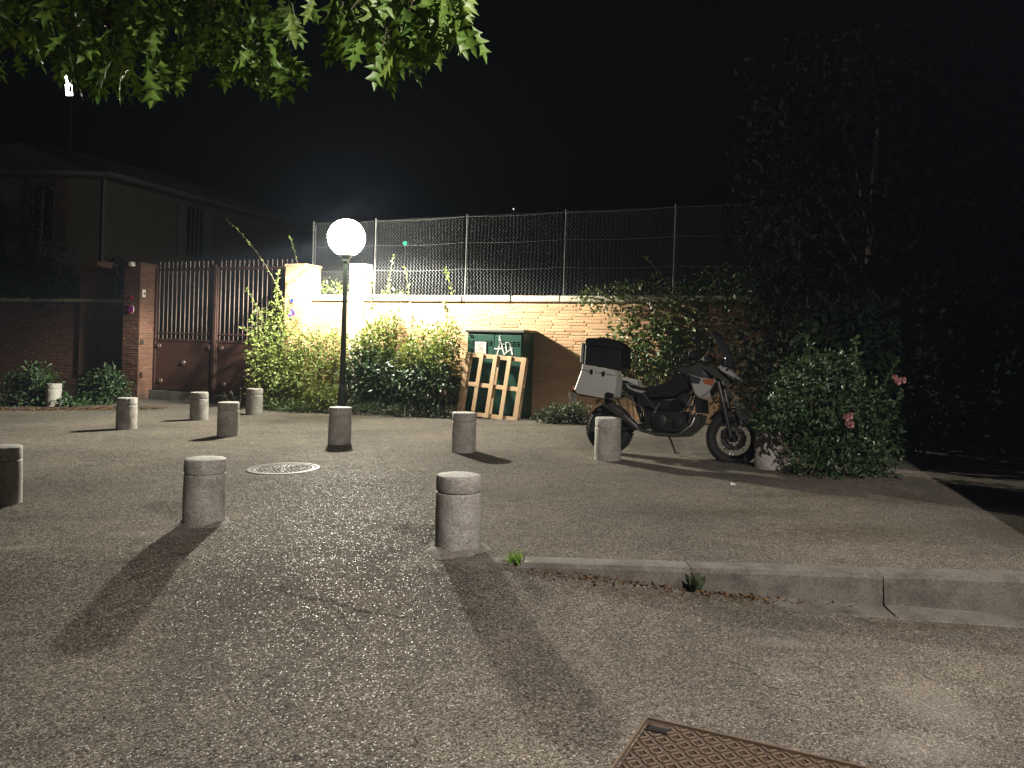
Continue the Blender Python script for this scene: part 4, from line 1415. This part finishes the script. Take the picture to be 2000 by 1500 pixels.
# growth behind and on top of the wall, left of the bay
M, g = hedge(650, .65)
shrub('garden_shrub', M, 'leafy growth behind the chain-link fence beside the gate', [(-.3, 0, 2.6, .7, .3, .5), (.6, 0, 2.55, .7, .3, .45), (1.6, 0, 2.4, .8, .3, .5)], 1500, .085, 'privet_leaf', .3, .2, .6, 16, ())
# climber on the wall behind the motorcycle
M, g = hedge(1285, -.35)
shrub('wall_climber', M, 'leafy climber hanging on the wall behind the motorcycle',
      [(-.6, 0, 1.35, .55, .3, .5), (0, -.05, 1.45, .6, .34, .55), (.55, 0, 1.35, .55, .32, .5), (-.3, 0, 1.85, .6, .2, .4), (.6, 0, 1.9, .7, .22, .45), (-.95, 0, 1.0, .4, .28, .55), (.2, 0, .9, .6, .3, .45)], 3300, .10, 'hedge_leaf', .45, .5, .4, 16,
      [((.3, .1, 2.2), (-.4, .2, 3.2), (.1, 0, .2), 30, .06), ((.8, .1, 2.3), (1.3, .2, 3.0), (.0, 0, .2), 30, .06)],
      ([(-1.2, -.02, 2.35, .55, .25, .3), (-.2, .05, 2.4, 1.0, .28, .4), (1.2, .12, 2.5, 1.1, .25, .55), (2.3, .1, 2.5, 1.0, .3, .6)], 2300, .075))
M, g = hedge(1500, -.75)
shrub('dark_shrub', M, 'dark shrub against the wall behind the motorcycle front wheel', [(0, 0, .8, .8, .65, .9), (.1, .1, 1.7, .75, .6, .7), (.8, 0, 1.2, .7, .6, 1.0), (.3, .1, 2.4, .7, .6, .5), (1.4, 0, 2.0, .7, .6, .8)], 3600, .11, 'dark_leaf', .3, .4, .4, 18, ())
for px_, D_, h_, n_, lab_ in ((1655, 10.5, 2.1, 3000, 'tall unlit shrub rising behind the rose bush'), (1850, 11.2, 2.5, 2600, 'shrub added to block the lamp light right of the rose bush'), (2030, 10.6, 2.3, 2200, 'shrub added to block the lamp light at the right edge of the picture')):
    q_ = at_depth(px_, 667, D_)  # last two shrubs are added to keep the globe lamp's light off the right side
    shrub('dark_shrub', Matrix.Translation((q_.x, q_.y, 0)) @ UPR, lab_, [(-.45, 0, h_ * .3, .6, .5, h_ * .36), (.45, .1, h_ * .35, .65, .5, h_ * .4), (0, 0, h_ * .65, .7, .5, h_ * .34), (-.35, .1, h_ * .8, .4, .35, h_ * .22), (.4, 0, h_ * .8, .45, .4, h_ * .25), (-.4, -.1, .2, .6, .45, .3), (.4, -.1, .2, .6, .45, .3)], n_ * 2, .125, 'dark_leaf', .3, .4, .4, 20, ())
p = on_ground(1098, 826)
shrub('weed_clump', Matrix.Translation(p) @ UPR, 'grey-green weed clump between the pallet and the motorcycle', [(0, 0, .16, .48, .3, .24), (.3, 0, .18, .3, .25, .22), (-.3, .05, .1, .3, .2, .16)], 1900, .055, 'grey_leaf', .15, -.5, .9, 14, (), None, None, .0, 'weeds')
# weeds and bushes along the left wall
for px, py, sx_, h, n, lab in ((20, 800, 1.0, .95, 1700, 'tall dark weeds at the left edge against the garden wall'), (168, 796, .8, .85, 1700, 'leafy weeds between the far bollard and the left gate pillar'), (95, 800, .9, .14, 800, 'low ground weeds round the far bollard')):
    p = on_ground(px, py - 4) + Vector((0, .75, 0))
    shrub('weed_bush', Matrix.Translation(p) @ UPR @ rot_z(YAW), lab, [(-.4 * sx_, 0, h * .4, .5 * sx_, .4, h * .45), (.4 * sx_, 0, h * .45, .5 * sx_, .4, h * .5), (0, .1, h * .7, .45 * sx_, .35, h * .4), (0, -.3, .1, .9 * sx_, .3, .16)], n, .1, 'rose_leaf', .3, .1, .7, 16, (), None, 'weeds along the left wall', .0, 'weeds')
# bare sapling by the gate
p = on_ground(465, 806)
wire = MB()
Mi = (Matrix.Translation(p) @ UPR).inverted()
V = [sprig((0, 0, 0), Mi @ at_depth(452, 762, p.y), (-.05, 0, .1), 8, .07, wire), sprig((.02, 0, 0), Mi @ at_depth(470, 758, p.y), (.03, 0, .1), 10, .07, wire), sprig((0, 0, .0), Mi @ at_depth(437, 766, p.y), (-.1, 0, .05), 5, .05, wire)]
plant('sapling', Matrix.Translation(p) @ UPR, 'thin bare sapling between two bollards in front of the gate', 'plant', [('leaves', np_mesh('leaves', np.concatenate(V), LEAF_F, 'grey_leaf'), 'stuff'), ('stems', wire.mesh('stems', 'twig_bark', True), 'stuff')])

# ------------------------------------------------------------------ rose bush
p = on_ground(1625, 938)
M_R = Matrix.Translation((p.x, p.y + .35, 0)) @ UPR
MRi = M_R.inverted()
RD = p.y + .35
rl = lambda px, py, D=RD: MRi @ at_depth(px, py, D)
wire = MB()
ell = []
for (px, py, rx, rz) in ((1580, 890, .3, .28), (1640, 870, .4, .38), (1710, 880, .3, .33), (1600, 800, .4, .3), (1690, 790, .33, .35), (1530, 800, .28, .22), (1580, 735, .33, .25), (1640, 720, .22, .25), (1655, 920, .55, .14), (1500, 828, .2, .08), (1540, 760, .2, .22)):
    q = rl(px, py)
    ell.append((q.x, q.y, q.z, rx, .38, rz))
V = [leaves_from(ell, 5200, .062, .35, .25, .5)]
for (a, b, n_) in (((1670, 760), (1672, 660), 60), ((1700, 800), (1755, 700), 45), ((1560, 850), (1478, 838), 60), ((1720, 850), (1765, 760), 30), ((1600, 700), (1560, 650), 40), ((1640, 900), (1645, 780), 30)):
    V.append(sprig(rl(*a), rl(*b), (random.uniform(-.1, .1), random.uniform(-.1, .1), .08), n_, .06, wire))
for i in range(18):
    e_ = random.choice(ell)
    wire.tube([(random.uniform(-.3, .3), random.uniform(-.2, .2), -.1), (e_[0] * .7, e_[1], e_[2] * .6), (e_[0], e_[1], e_[2] + e_[5])], .012, 5, .004)
rose = plant('rose_bush', M_R, 'dark rose bush with pink flowers spilling over a bollard on the right', 'shrub', [('foliage', np_mesh('foliage', np.concatenate(V), LEAF_F, 'rose_leaf'), 'stuff'), ('stems', wire.mesh('stems', 'twig_bark', True), 'stuff')])
PET = np.array([(0, 0, 0), (-.5, .45, .12), (.5, .45, .12), (-.42, .95, .3), (.42, .95, .3), (0, 1.12, .42), (0, .5, .0), (0, .9, .2)])
for (px, py, s_, nfl) in ((1655, 820, .048, 4), (1753, 742, .045, 4)):
    for kf in range(nfl):
        cpt = np.array(rl(px + random.uniform(-9, 9), py + random.uniform(-9, 9), RD - .42 + random.uniform(-.03, .03)))
        npet = 11
        ang = np.arange(npet) * 2.4
        tilt_ = np.linspace(.15, 1.1, npet)
        Tn = np.stack([np.cos(ang) * np.sin(tilt_), -np.cos(tilt_) * .8, np.sin(ang) * np.sin(tilt_) + .2], 1)
        Nn = np.stack([-np.cos(ang), -np.ones(npet) * .6, -np.sin(ang)], 1)
        Vp = leaf_array(np.repeat(cpt[None], npet, 0), Tn, Nn, np.full(npet, s_), PET)
        fo_ = put('rose_flower', np_mesh('rose_flower', Vp, LEAF_F, 'rose_petal'), rose)

# ------------------------------------------------------------------ oak leaves overhead
TB = Vector((-3.1, .9, ground_z(-3.1, .9)))
oak = empty('oak_tree', Matrix.Translation(TB) @ UPR, 'oak tree whose leafy branches hang into the top left of the picture', 'tree')
OI = oak.matrix_world.inverted()
mb = MB()
mb.tube([(0, 0, -.2), (.02, 0, .4), (.05, .05, 2.0), (.0, .1, 3.6), (.1, .15, 5.2), (.1, .2, 7.0)], [.27, .2, .17, .15, .11, .05], 14)
mb.build('trunk', 'bark', oak, True)
LO_L = [(-80, 165), (0, 160), (35, 150), (62, 112), (72, 105), (88, 108), (100, 120), (130, 168), (190, 183), (260, 184), (335, 186), (358, 165), (376, 128), (400, 112), (430, 150), (470, 172), (500, 176), (530, 186), (560, 203), (580, 165), (590, 100), (575, 40), (552, -10), (545, -60)]
LO_R = [(648, 60), (660, 118), (690, 128), (725, 146), (770, 176), (790, 145), (815, 120), (845, 118), (870, 108), (895, 108), (915, 108), (935, 88)]
def lower(tab, px):
    for (x0, y0), (x1, y1) in zip(tab[:-1], tab[1:]):
        if min(x0, x1) <= px <= max(x0, x1) and x1 > x0:
            return y0 + (y1 - y0) * (px - x0) / (x1 - x0)
    return None
pts, big_ = [], []
tries = 0
while len(pts) < 820 and tries < 20000:
    tries += 1
    px = random.uniform(-120, 575)
    lo = lower(LO_L, max(-79, px))
    if lo is None:
        continue
    D = random.uniform(3.7, 5.0)
    ln = .145 * F / D
    py = lo - ln * .85 - (lo + 160) * random.random() ** 1.25
    if px > 548 and py < 0:
        continue
    pts.append((px, py, D, random.uniform(.15, .215)))
nL = len(pts)
rightp = []
while len(rightp) < 150:
    px = random.uniform(655, 925)
    lo = lower(LO_R, px)
    D = random.uniform(3.2, 3.9)
    s_ = random.uniform(.15, .21)
    py = lo - s_ * F / D * .72 - 190 * random.random() ** 1.5
    rightp.append((px, py, D, s_))
for q in ((600, 2, 3.6, .12), (612, -10, 3.6, .14), (628, -25, 3.7, .13), (590, -30, 3.7, .13)):
    rightp.append(q)
# crown above the picture
crown = []
for i in range(230):  # unseen leaves added between lantern and left cluster to shade it
    crown.append(at_depth(random.uniform(330, 720), random.uniform(-420, -75), random.uniform(3.2, 3.75)))
for i in range(1100):
    a, r_ = random.uniform(0, 6.28), 2.6 * math.sqrt(random.random())
    q = Vector((-3.0 + r_ * math.cos(a), 2.2 + r_ * math.sin(a), random.uniform(4.9, 7.6)))
    crown.append(q)
def oak_leafs(P, S_):
    n = len(P)
    P = np.array([tuple(OI @ Vector(q)) for q in P])
    T = rng.normal(size=(n, 3)) * .45 + np.array([0, -.05, -1.0])
    N = rng.normal(size=(n, 3)) * .8 + np.array([0, -.9, .35])
    return P, leaf_array(P * 0, T, N, np.array(S_), OAK_V)
allp = rightp + sorted(pts, key=lambda q: q[2])
P, VL = oak_leafs([at_depth(q[0], q[1], q[2]) for q in allp], [q[3] for q in allp])
for i in range(300):
    me = np_mesh('leaf', VL[i:i + 1], OAK_F, 'oak_leaf', True)
    o = put('leaf', me, oak)
    o.location = P[i]
rest_ = [VL[300:] + P[300:, None]]
P2, V2 = oak_leafs(crown, [random.uniform(.13, .18) for _ in range(len(crown))])
rest_.append(V2 + P2[:, None])
tag(put('foliage', np_mesh('foliage', np.concatenate(rest_), OAK_F, 'oak_leaf', True), oak), kind='stuff')
def branch(pts_, r0, r1, nm='branch'):
    MB().tube([OI @ Vector(q) for q in pts_], r0, 7, r1).build(nm, 'bark', oak, True)
t0 = Vector((-3.05, 1.0, 3.4))
branch([t0, at_depth(-200, -250, 3.2), at_depth(120, -60, 4.2), at_depth(360, -10, 4.4), at_depth(540, 60, 4.4)], .06, .008)
branch([t0 + Vector((0, 0, .5)), at_depth(150, -500, 3.0), at_depth(500, -260, 3.2), at_depth(720, -90, 3.45), at_depth(800, 30, 3.5)], .05, .006)
branch([at_depth(720, -90, 3.45), at_depth(820, -40, 3.5), at_depth(905, 10, 3.55)], .015, .004)
branch([at_depth(-200, -250, 3.2), at_depth(-40, -20, 4.3), at_depth(60, 60, 4.5)], .025, .005)
branch([at_depth(120, -60, 4.2), at_depth(220, 60, 4.4), at_depth(300, 120, 4.5)], .02, .004)
branch([Vector((-3.0, 1.1, 5.0)), Vector((-3.8, 2.6, 6.0)), Vector((-4.6, 3.6, 6.6))], .07, .02)
branch([Vector((-3.0, 1.1, 5.4)), Vector((-2.0, 2.4, 6.4)), Vector((-1.2, 3.2, 6.9))], .06, .02)
# hanging twigs
for i in range(46):
    q = rightp[i] if i < 30 else pts[i * 7]
    a = at_depth(q[0], q[1], q[2])
    branch([a, a + Vector((random.uniform(-.05, .05), random.uniform(-.04, .04), .12)), a + Vector((random.uniform(-.14, .14), random.uniform(-.08, .08), .32))], .0025, .004, 'twig')

# ------------------------------------------------------------------ dark trees
def tree(name, base, label, ells, n, size, lm_, trunk_r=.16, group=None):
    M = Matrix.Translation(base) @ UPR
    top = max(e[2] for e in ells)
    mb = MB()
    mb.tube([(0, 0, -.2), (.03, 0, .5), (0, .05, top * .5), (.05, 0, top)], [trunk_r * 1.3, trunk_r, trunk_r * .75, trunk_r * .3], 10)
    lm2 = MB()
    for e in ells:
        lm2.tube([(0, .03, max(.6, e[2] * .55)), (e[0] * .5, e[1] * .5, e[2] * .85), (e[0], e[1], e[2])], trunk_r * .35, 6, trunk_r * .1)
    V = leaves_from(ells, n, size, .35, .5, .4)
    return plant(name, M, label, 'tree', [('trunk', mb.mesh('trunk', 'bark', True), None), ('limbs', lm2.mesh('limbs', 'bark', True), 'stuff'), ('crown', np_mesh('crown', V, LEAF_F, lm_), 'stuff')], group)
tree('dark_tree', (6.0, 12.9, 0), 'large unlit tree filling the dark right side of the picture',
     [(0, 0, 4.2, 2.1, 1.8, 1.5), (-1.5, -.3, 3.5, 1.1, 1.0, 1.3), (1.4, -.2, 3.6, 1.5, 1.4, 1.5), (-.8, 0, 5.6, 1.6, 1.4, 1.1), (1.0, 0, 5.8, 1.6, 1.5, 1.2), (-1.9, -.2, 4.6, .7, .8, .9), (.2, 0, 2.3, 1.5, 1.0, .8), (2.8, 0, 4.6, 1.4, 1.2, 1.4)], 9000, .14, 'dark_leaf')
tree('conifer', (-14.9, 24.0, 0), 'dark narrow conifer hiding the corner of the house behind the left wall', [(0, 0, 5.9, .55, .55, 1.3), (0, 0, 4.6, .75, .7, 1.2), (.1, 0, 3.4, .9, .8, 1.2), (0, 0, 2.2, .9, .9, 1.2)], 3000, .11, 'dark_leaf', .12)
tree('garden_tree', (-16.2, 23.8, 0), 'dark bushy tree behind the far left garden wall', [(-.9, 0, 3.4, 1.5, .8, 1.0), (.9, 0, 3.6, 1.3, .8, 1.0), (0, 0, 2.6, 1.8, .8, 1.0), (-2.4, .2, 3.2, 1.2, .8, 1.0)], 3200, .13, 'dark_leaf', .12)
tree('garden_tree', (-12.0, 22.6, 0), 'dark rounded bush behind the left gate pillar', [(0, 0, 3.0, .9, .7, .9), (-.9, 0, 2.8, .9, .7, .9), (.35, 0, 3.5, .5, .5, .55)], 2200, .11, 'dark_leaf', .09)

# ------------------------------------------------------------------ house behind the left wall
hc = Vector((-13.8, 25.6, 0))
hdv = Vector((.31, .95, 0)).normalized()
EV = 6.95
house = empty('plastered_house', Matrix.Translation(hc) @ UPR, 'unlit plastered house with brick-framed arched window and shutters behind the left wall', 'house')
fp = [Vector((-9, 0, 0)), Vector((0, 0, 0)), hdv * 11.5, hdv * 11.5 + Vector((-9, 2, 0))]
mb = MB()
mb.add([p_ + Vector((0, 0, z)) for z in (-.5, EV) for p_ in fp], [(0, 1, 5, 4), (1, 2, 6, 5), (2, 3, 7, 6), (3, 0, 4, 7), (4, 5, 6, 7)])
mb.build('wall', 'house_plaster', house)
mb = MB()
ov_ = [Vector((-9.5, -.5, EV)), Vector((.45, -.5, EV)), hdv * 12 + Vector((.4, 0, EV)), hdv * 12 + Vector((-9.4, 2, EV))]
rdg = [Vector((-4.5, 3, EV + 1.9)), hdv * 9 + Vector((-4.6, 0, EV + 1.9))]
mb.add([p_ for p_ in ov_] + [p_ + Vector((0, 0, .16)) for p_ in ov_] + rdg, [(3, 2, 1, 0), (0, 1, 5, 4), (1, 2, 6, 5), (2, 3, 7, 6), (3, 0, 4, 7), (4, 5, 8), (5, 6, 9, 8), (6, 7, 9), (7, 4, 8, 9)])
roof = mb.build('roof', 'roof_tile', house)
MB().tube([ov_[0] + Vector((0, -.06, .1)), ov_[1] + Vector((.06, -.06, .1)), ov_[2] + Vector((.07, 0, .1))], .07, 8).build('gutter', 'shutter', house, True)
MB().tube([Vector((.1, -.12, EV)), Vector((.06, -.08, EV - .5)), Vector((.06, -.08, 0))], .05, 8).build('downpipe', 'shutter', house, True)
for i in range(40):        # tile rolls on the slope towards the side street
    t = i / 39
    a = ov_[1].lerp(ov_[2], t) + Vector((0, 0, .18))
    b_ = rdg[0].lerp(rdg[1], max(0, min(1, t * 1.15 - .1))) + Vector((0, 0, .03))
    MB().tube([a, b_], .07, 6).build('tile_row', 'roof_tile', roof)
# arched window on the front
def arch_window(px0, px1, py_top, py_bot, D=25.6):
    a, b_ = (Matrix.Translation(hc) @ UPR).inverted() @ at_depth(px0, py_bot, D), (Matrix.Translation(hc) @ UPR).inverted() @ at_depth(px1, py_top, D)
    return a.x, b_.x, a.z, b_.z
x0, x1, z0, z1 = arch_window(47, 132, 350, 450)
win = MB().box(x0, x1, -.06, -.005, z0 - .6, z1, None, .01).build('window_surround', 'roof_tile', house)
x0, x1, z0, z1 = arch_window(66, 110, 361, 450)
n = 10
xc, rw = (x0 + x1) / 2, (x1 - x0) / 2
poly = [(x0, z0 - .3), (x1, z0 - .3)] + [(xc + rw * math.cos(math.pi * k / n), z1 - .35 + .35 * math.sin(math.pi * k / n)) for k in range(n + 1)]
MB().prism(poly, -.085, -.062).build('pane', 'window_glass', win)
MB().tube([(xc + rw * math.cos(math.pi * k / n), -.09, z1 - .35 + .35 * math.sin(math.pi * k / n)) for k in range(n + 1)], .03, 6).build('arch', 'house_plaster', win, True)
for xx in (x0 + .01, xc - .012, x1 - .01):
    MB().box(xx - .02, xx + .02, -.11, -.087, z0 - .3, z1 - .05).build('glazing_bar', 'shutter', win)
# shuttered window on the side wall
Ms = Matrix.Translation(hc) @ UPR @ rot_z(math.atan2(hdv.y, hdv.x))
Mrel = (Matrix.Translation(hc) @ UPR).inverted() @ Ms
a, b_ = on_plane(Ms, 345, 497, -.01), on_plane(Ms, 410, 408, -.01)
w2 = MB().box(a.x, b_.x, -.05, -.004, a.z, a.z + 1.9, Mrel).build('window', 'window_glass', house)
L = (b_.x - a.x) / 4
for q in (a.x - .02, b_.x - L + .02):
    sh = MB().box(q, q + L, -.09, -.052, a.z, a.z + 1.9, Mrel, .01).build('shutter', 'shutter', w2)
for k in range(1, 4):
    xx = a.x + L + (2 * L) * k / 4
    MB().box(xx - .025, xx + .025, -.08, -.053, a.z, a.z + 1.9, Mrel).build('glazing_bar', 'house_plaster', w2)

# ------------------------------------------------------------------ small things on the ground
# dead leaves and earth drifted against the kerb
n = 900
x = rng.random(n) ** .9 * 2.5 + .1
off = -.02 - np.abs(rng.normal(size=n)) * .07 * (1.1 - x / 3)
y = np.array([kerb_y(q) for q in x]) + off
z = np.array([ground_z(a_, b_) for a_, b_ in zip(x, y)]) + .006 + .012 * rng.random(n) * (np.abs(off) < .09)
Pn = np.stack([x, y, z], 1)
V = leaf_array(Pn, np.concatenate([rng.normal(size=(n, 2)), rng.normal(size=(n, 1)) * .25], 1), np.array([0, 0, 1.0]) + rng.normal(size=(n, 3)) * .35, .012 + .03 * rng.random(n) ** 2, LEAF_V)
tag(put('leaf_litter', np_mesh('leaf_litter', V, LEAF_F, 'litter_leaf')), 'brown dead leaves and grit drifted against the kerb', 'dead leaves', kind='stuff')
n = 1300
a_, b_ = on_ground(-20, 802), on_ground(300, 800)
t = rng.random(n)
x = a_.x + (b_.x - a_.x) * t + rng.normal(size=n) * .2
y = a_.y + (b_.y - a_.y) * t + np.abs(rng.normal(size=n)) * .35 - .1
Pn = np.stack([x, y, np.full(n, .012) + .01 * rng.random(n)], 1)
V = leaf_array(Pn, np.concatenate([rng.normal(size=(n, 2)), rng.normal(size=(n, 1)) * .25], 1), np.array([0, 0, 1.0]) + rng.normal(size=(n, 3)) * .4, .03 + .05 * rng.random(n), LEAF_V)
tag(put('leaf_litter', np_mesh('leaf_litter', V, LEAF_F, 'litter_leaf')), 'brown dead leaves below the weeds along the left wall', 'dead leaves', kind='stuff')
# loose grit
n = 2600
x = rng.random(n) * 4.2 - .2
y = np.array([kerb_y(q) for q in x]) - np.abs(rng.normal(size=n)) * .3 * (x > .6) + rng.normal(size=n) * .25 * (x <= .6)
x2 = rng.random(n // 2) * 9 - 5
y2 = 3.0 + rng.random(n // 2) * 7
x, y = np.concatenate([x, x2]), np.concatenate([y, y2])
GR = np.array([(-.5, -.4, 0), (.5, -.45, 0), (.45, .5, 0), (-.4, .45, 0), (-.2, -.2, .55), (.25, -.1, .6), (.1, .3, .5)])
GF = [(0, 1, 5, 4), (1, 2, 6, 5), (2, 3, 6), (3, 0, 4), (3, 4, 6), (4, 5, 6)]
Pn = np.stack([x, y, np.array([ground_z(a, b) for a, b in zip(x, y)]) + .001], 1)
ok = ~((x > 0) & (np.abs(y - np.array([kerb_y(q) for q in x])) < .012))
Pn = Pn[ok]
nn_ = len(Pn)
V = leaf_array(Pn, np.concatenate([rng.normal(size=(nn_, 2)), np.zeros((nn_, 1))], 1), np.tile([0, 0, 1.0], (nn_, 1)), .004 + .009 * rng.random(nn_) ** 2, GR)
tag(put('loose_grit', np_mesh('loose_grit', V, GF, 'mortar_patch')), 'loose grit and pebbles scattered over the asphalt', 'grit', kind='stuff')
# grass tuft at the end of the kerb
p = on_ground(1010, 1098)
n = 46
BL = np.array([(-.05, 0, 0), (.05, 0, 0), (-.045, .5, .04), (.045, .5, .04), (0, 1, .16)])
T = rng.normal(size=(n, 3)) * np.array([.55, .45, .15]) + np.array([0, 0, 1.0])
V = leaf_array(np.concatenate([rng.normal(size=(n, 2)) * .022, np.zeros((n, 1))], 1), T, rng.normal(size=(n, 3)) + np.array([0, -.6, .3]), .06 + .06 * rng.random(n), BL)
e = plant('grass_tuft', Matrix.Translation((p.x, p.y, ground_z(p.x, p.y) - .004)), 'bright green grass tuft at the end of the kerb', 'grass', [('blades', np_mesh('blades', V, [(0, 1, 3, 2), (2, 3, 4)], 'grass_blade'), 'stuff')])
# dark weed in the kerb joint
xk = 1.225
n = 26
T = rng.normal(size=(n, 3)) * np.array([.5, .3, .2]) + np.array([0, -.35, .8])
V = leaf_array(np.concatenate([rng.normal(size=(n, 2)) * .015, rng.random((n, 1)) * .05], 1), T, rng.normal(size=(n, 3)) + np.array([0, -.8, .4]), .06 + .07 * rng.random(n), LEAF_V)
plant('kerb_weed', Matrix.Translation((xk, kerb_y(xk) - .04, ground_z(xk, kerb_y(xk) - .04))), 'dark leafy weed growing from the kerb joint', 'weed', [('leaves', np_mesh('leaves', V, LEAF_F, 'grey_leaf'), 'stuff')])
# scraps of paper
for px, py, s_, lab in ((1432, 948, .03, 'small white scrap lying before the rose bush'),):
    p = on_ground(px, py)
    e = empty('paper_scrap', Matrix.Translation((p.x, p.y, .004)), lab, 'litter')
    MB().add([(-s_, -s_ * .6, .002), (s_, -s_ * .8, .0), (s_ * .8, s_ * .7, .012), (-s_ * .7, s_, .02), (0, 0, .014), (-s_, -s_ * .6, .004), (s_, -s_ * .8, .002), (s_ * .8, s_ * .7, .014), (-s_ * .7, s_, .022), (0, 0, .016)],
             [(0, 4, 1), (1, 4, 2), (2, 4, 3), (3, 4, 0), (5, 6, 9), (6, 7, 9), (7, 8, 9), (8, 5, 9)]).build('scrap', 'paper', e)
# cracks
def crack(pts_, w, label):
    pts_ = [on_ground(x, y, -.08 if y > 1130 else 0) for x, y in pts_]
    fine = []
    for i in range(len(pts_) - 1):
        for k in range(12):
            q = pts_[i].lerp(pts_[i + 1], k / 12)
            q = q + Vector((random.gauss(0, .006), random.gauss(0, .01), 0))
            fine.append(q)
    mb = MB()
    for i, q in enumerate(fine):
        ww = w * random.uniform(.15, 1) * (1 - abs(2 * i / len(fine) - 1) ** 3)
        for sgn in (-1, 1):
            yy = q.y + sgn * ww
            mb.v.append((q.x, yy, ground_z(q.x, yy) + .003))
    mb.f = [(2 * i, 2 * i + 2, 2 * i + 3, 2 * i + 1) for i in range(len(fine) - 1)]
    o = mb.build('crack', 'dark_void', ground)
crack([(525, 1150), (580, 1162), (650, 1172), (720, 1186), (830, 1196)], .012, '')
crack([(820, 1112), (862, 1110)], .008, '')
crack([(565, 1432), (600, 1440)], .008, '')
crack([(650, 1172), (690, 1215), (700, 1262)], .006, '')
crack([(1380, 1240), (1460, 1262), (1500, 1300), (1580, 1320)], .007, '')
crack([(180, 1080), (230, 1096), (300, 1090)], .006, '')
crack([(1120, 985), (1200, 1000), (1290, 1003), (1350, 1020)], .007, '')

# ------------------------------------------------------------------ thin haze volume added to imitate lens glow round the lamps
hz = bpy.data.materials.new('glow_haze')
hz.use_nodes = True
nt = hz.node_tree
nt.nodes.remove(nt.nodes['Principled BSDF'])
pv = nt.nodes.new('ShaderNodeVolumePrincipled')
pv.inputs['Color'].default_value = (.62, .76, 1, 1)
pv.inputs['Density'].default_value = .00065
nt.links.new(pv.outputs[0], nt.nodes['Material Output'].inputs['Volume'])
MATS['glow_haze'] = hz
haze = MB().box(-70, 70, -40, 90, -12.0, 24.0).build('haze', 'glow_haze')
tag(haze, 'thin haze added for the glow round the lamps', 'haze', kind='stuff')

# plumb: turn the whole place so that upright things stand upright and the paving slopes
R = UPR.inverted()
bpy.context.view_layer.update()
for o in list(scene.objects):
    if o.parent is None and o is not haze:
        o.matrix_world = R @ o.matrix_world
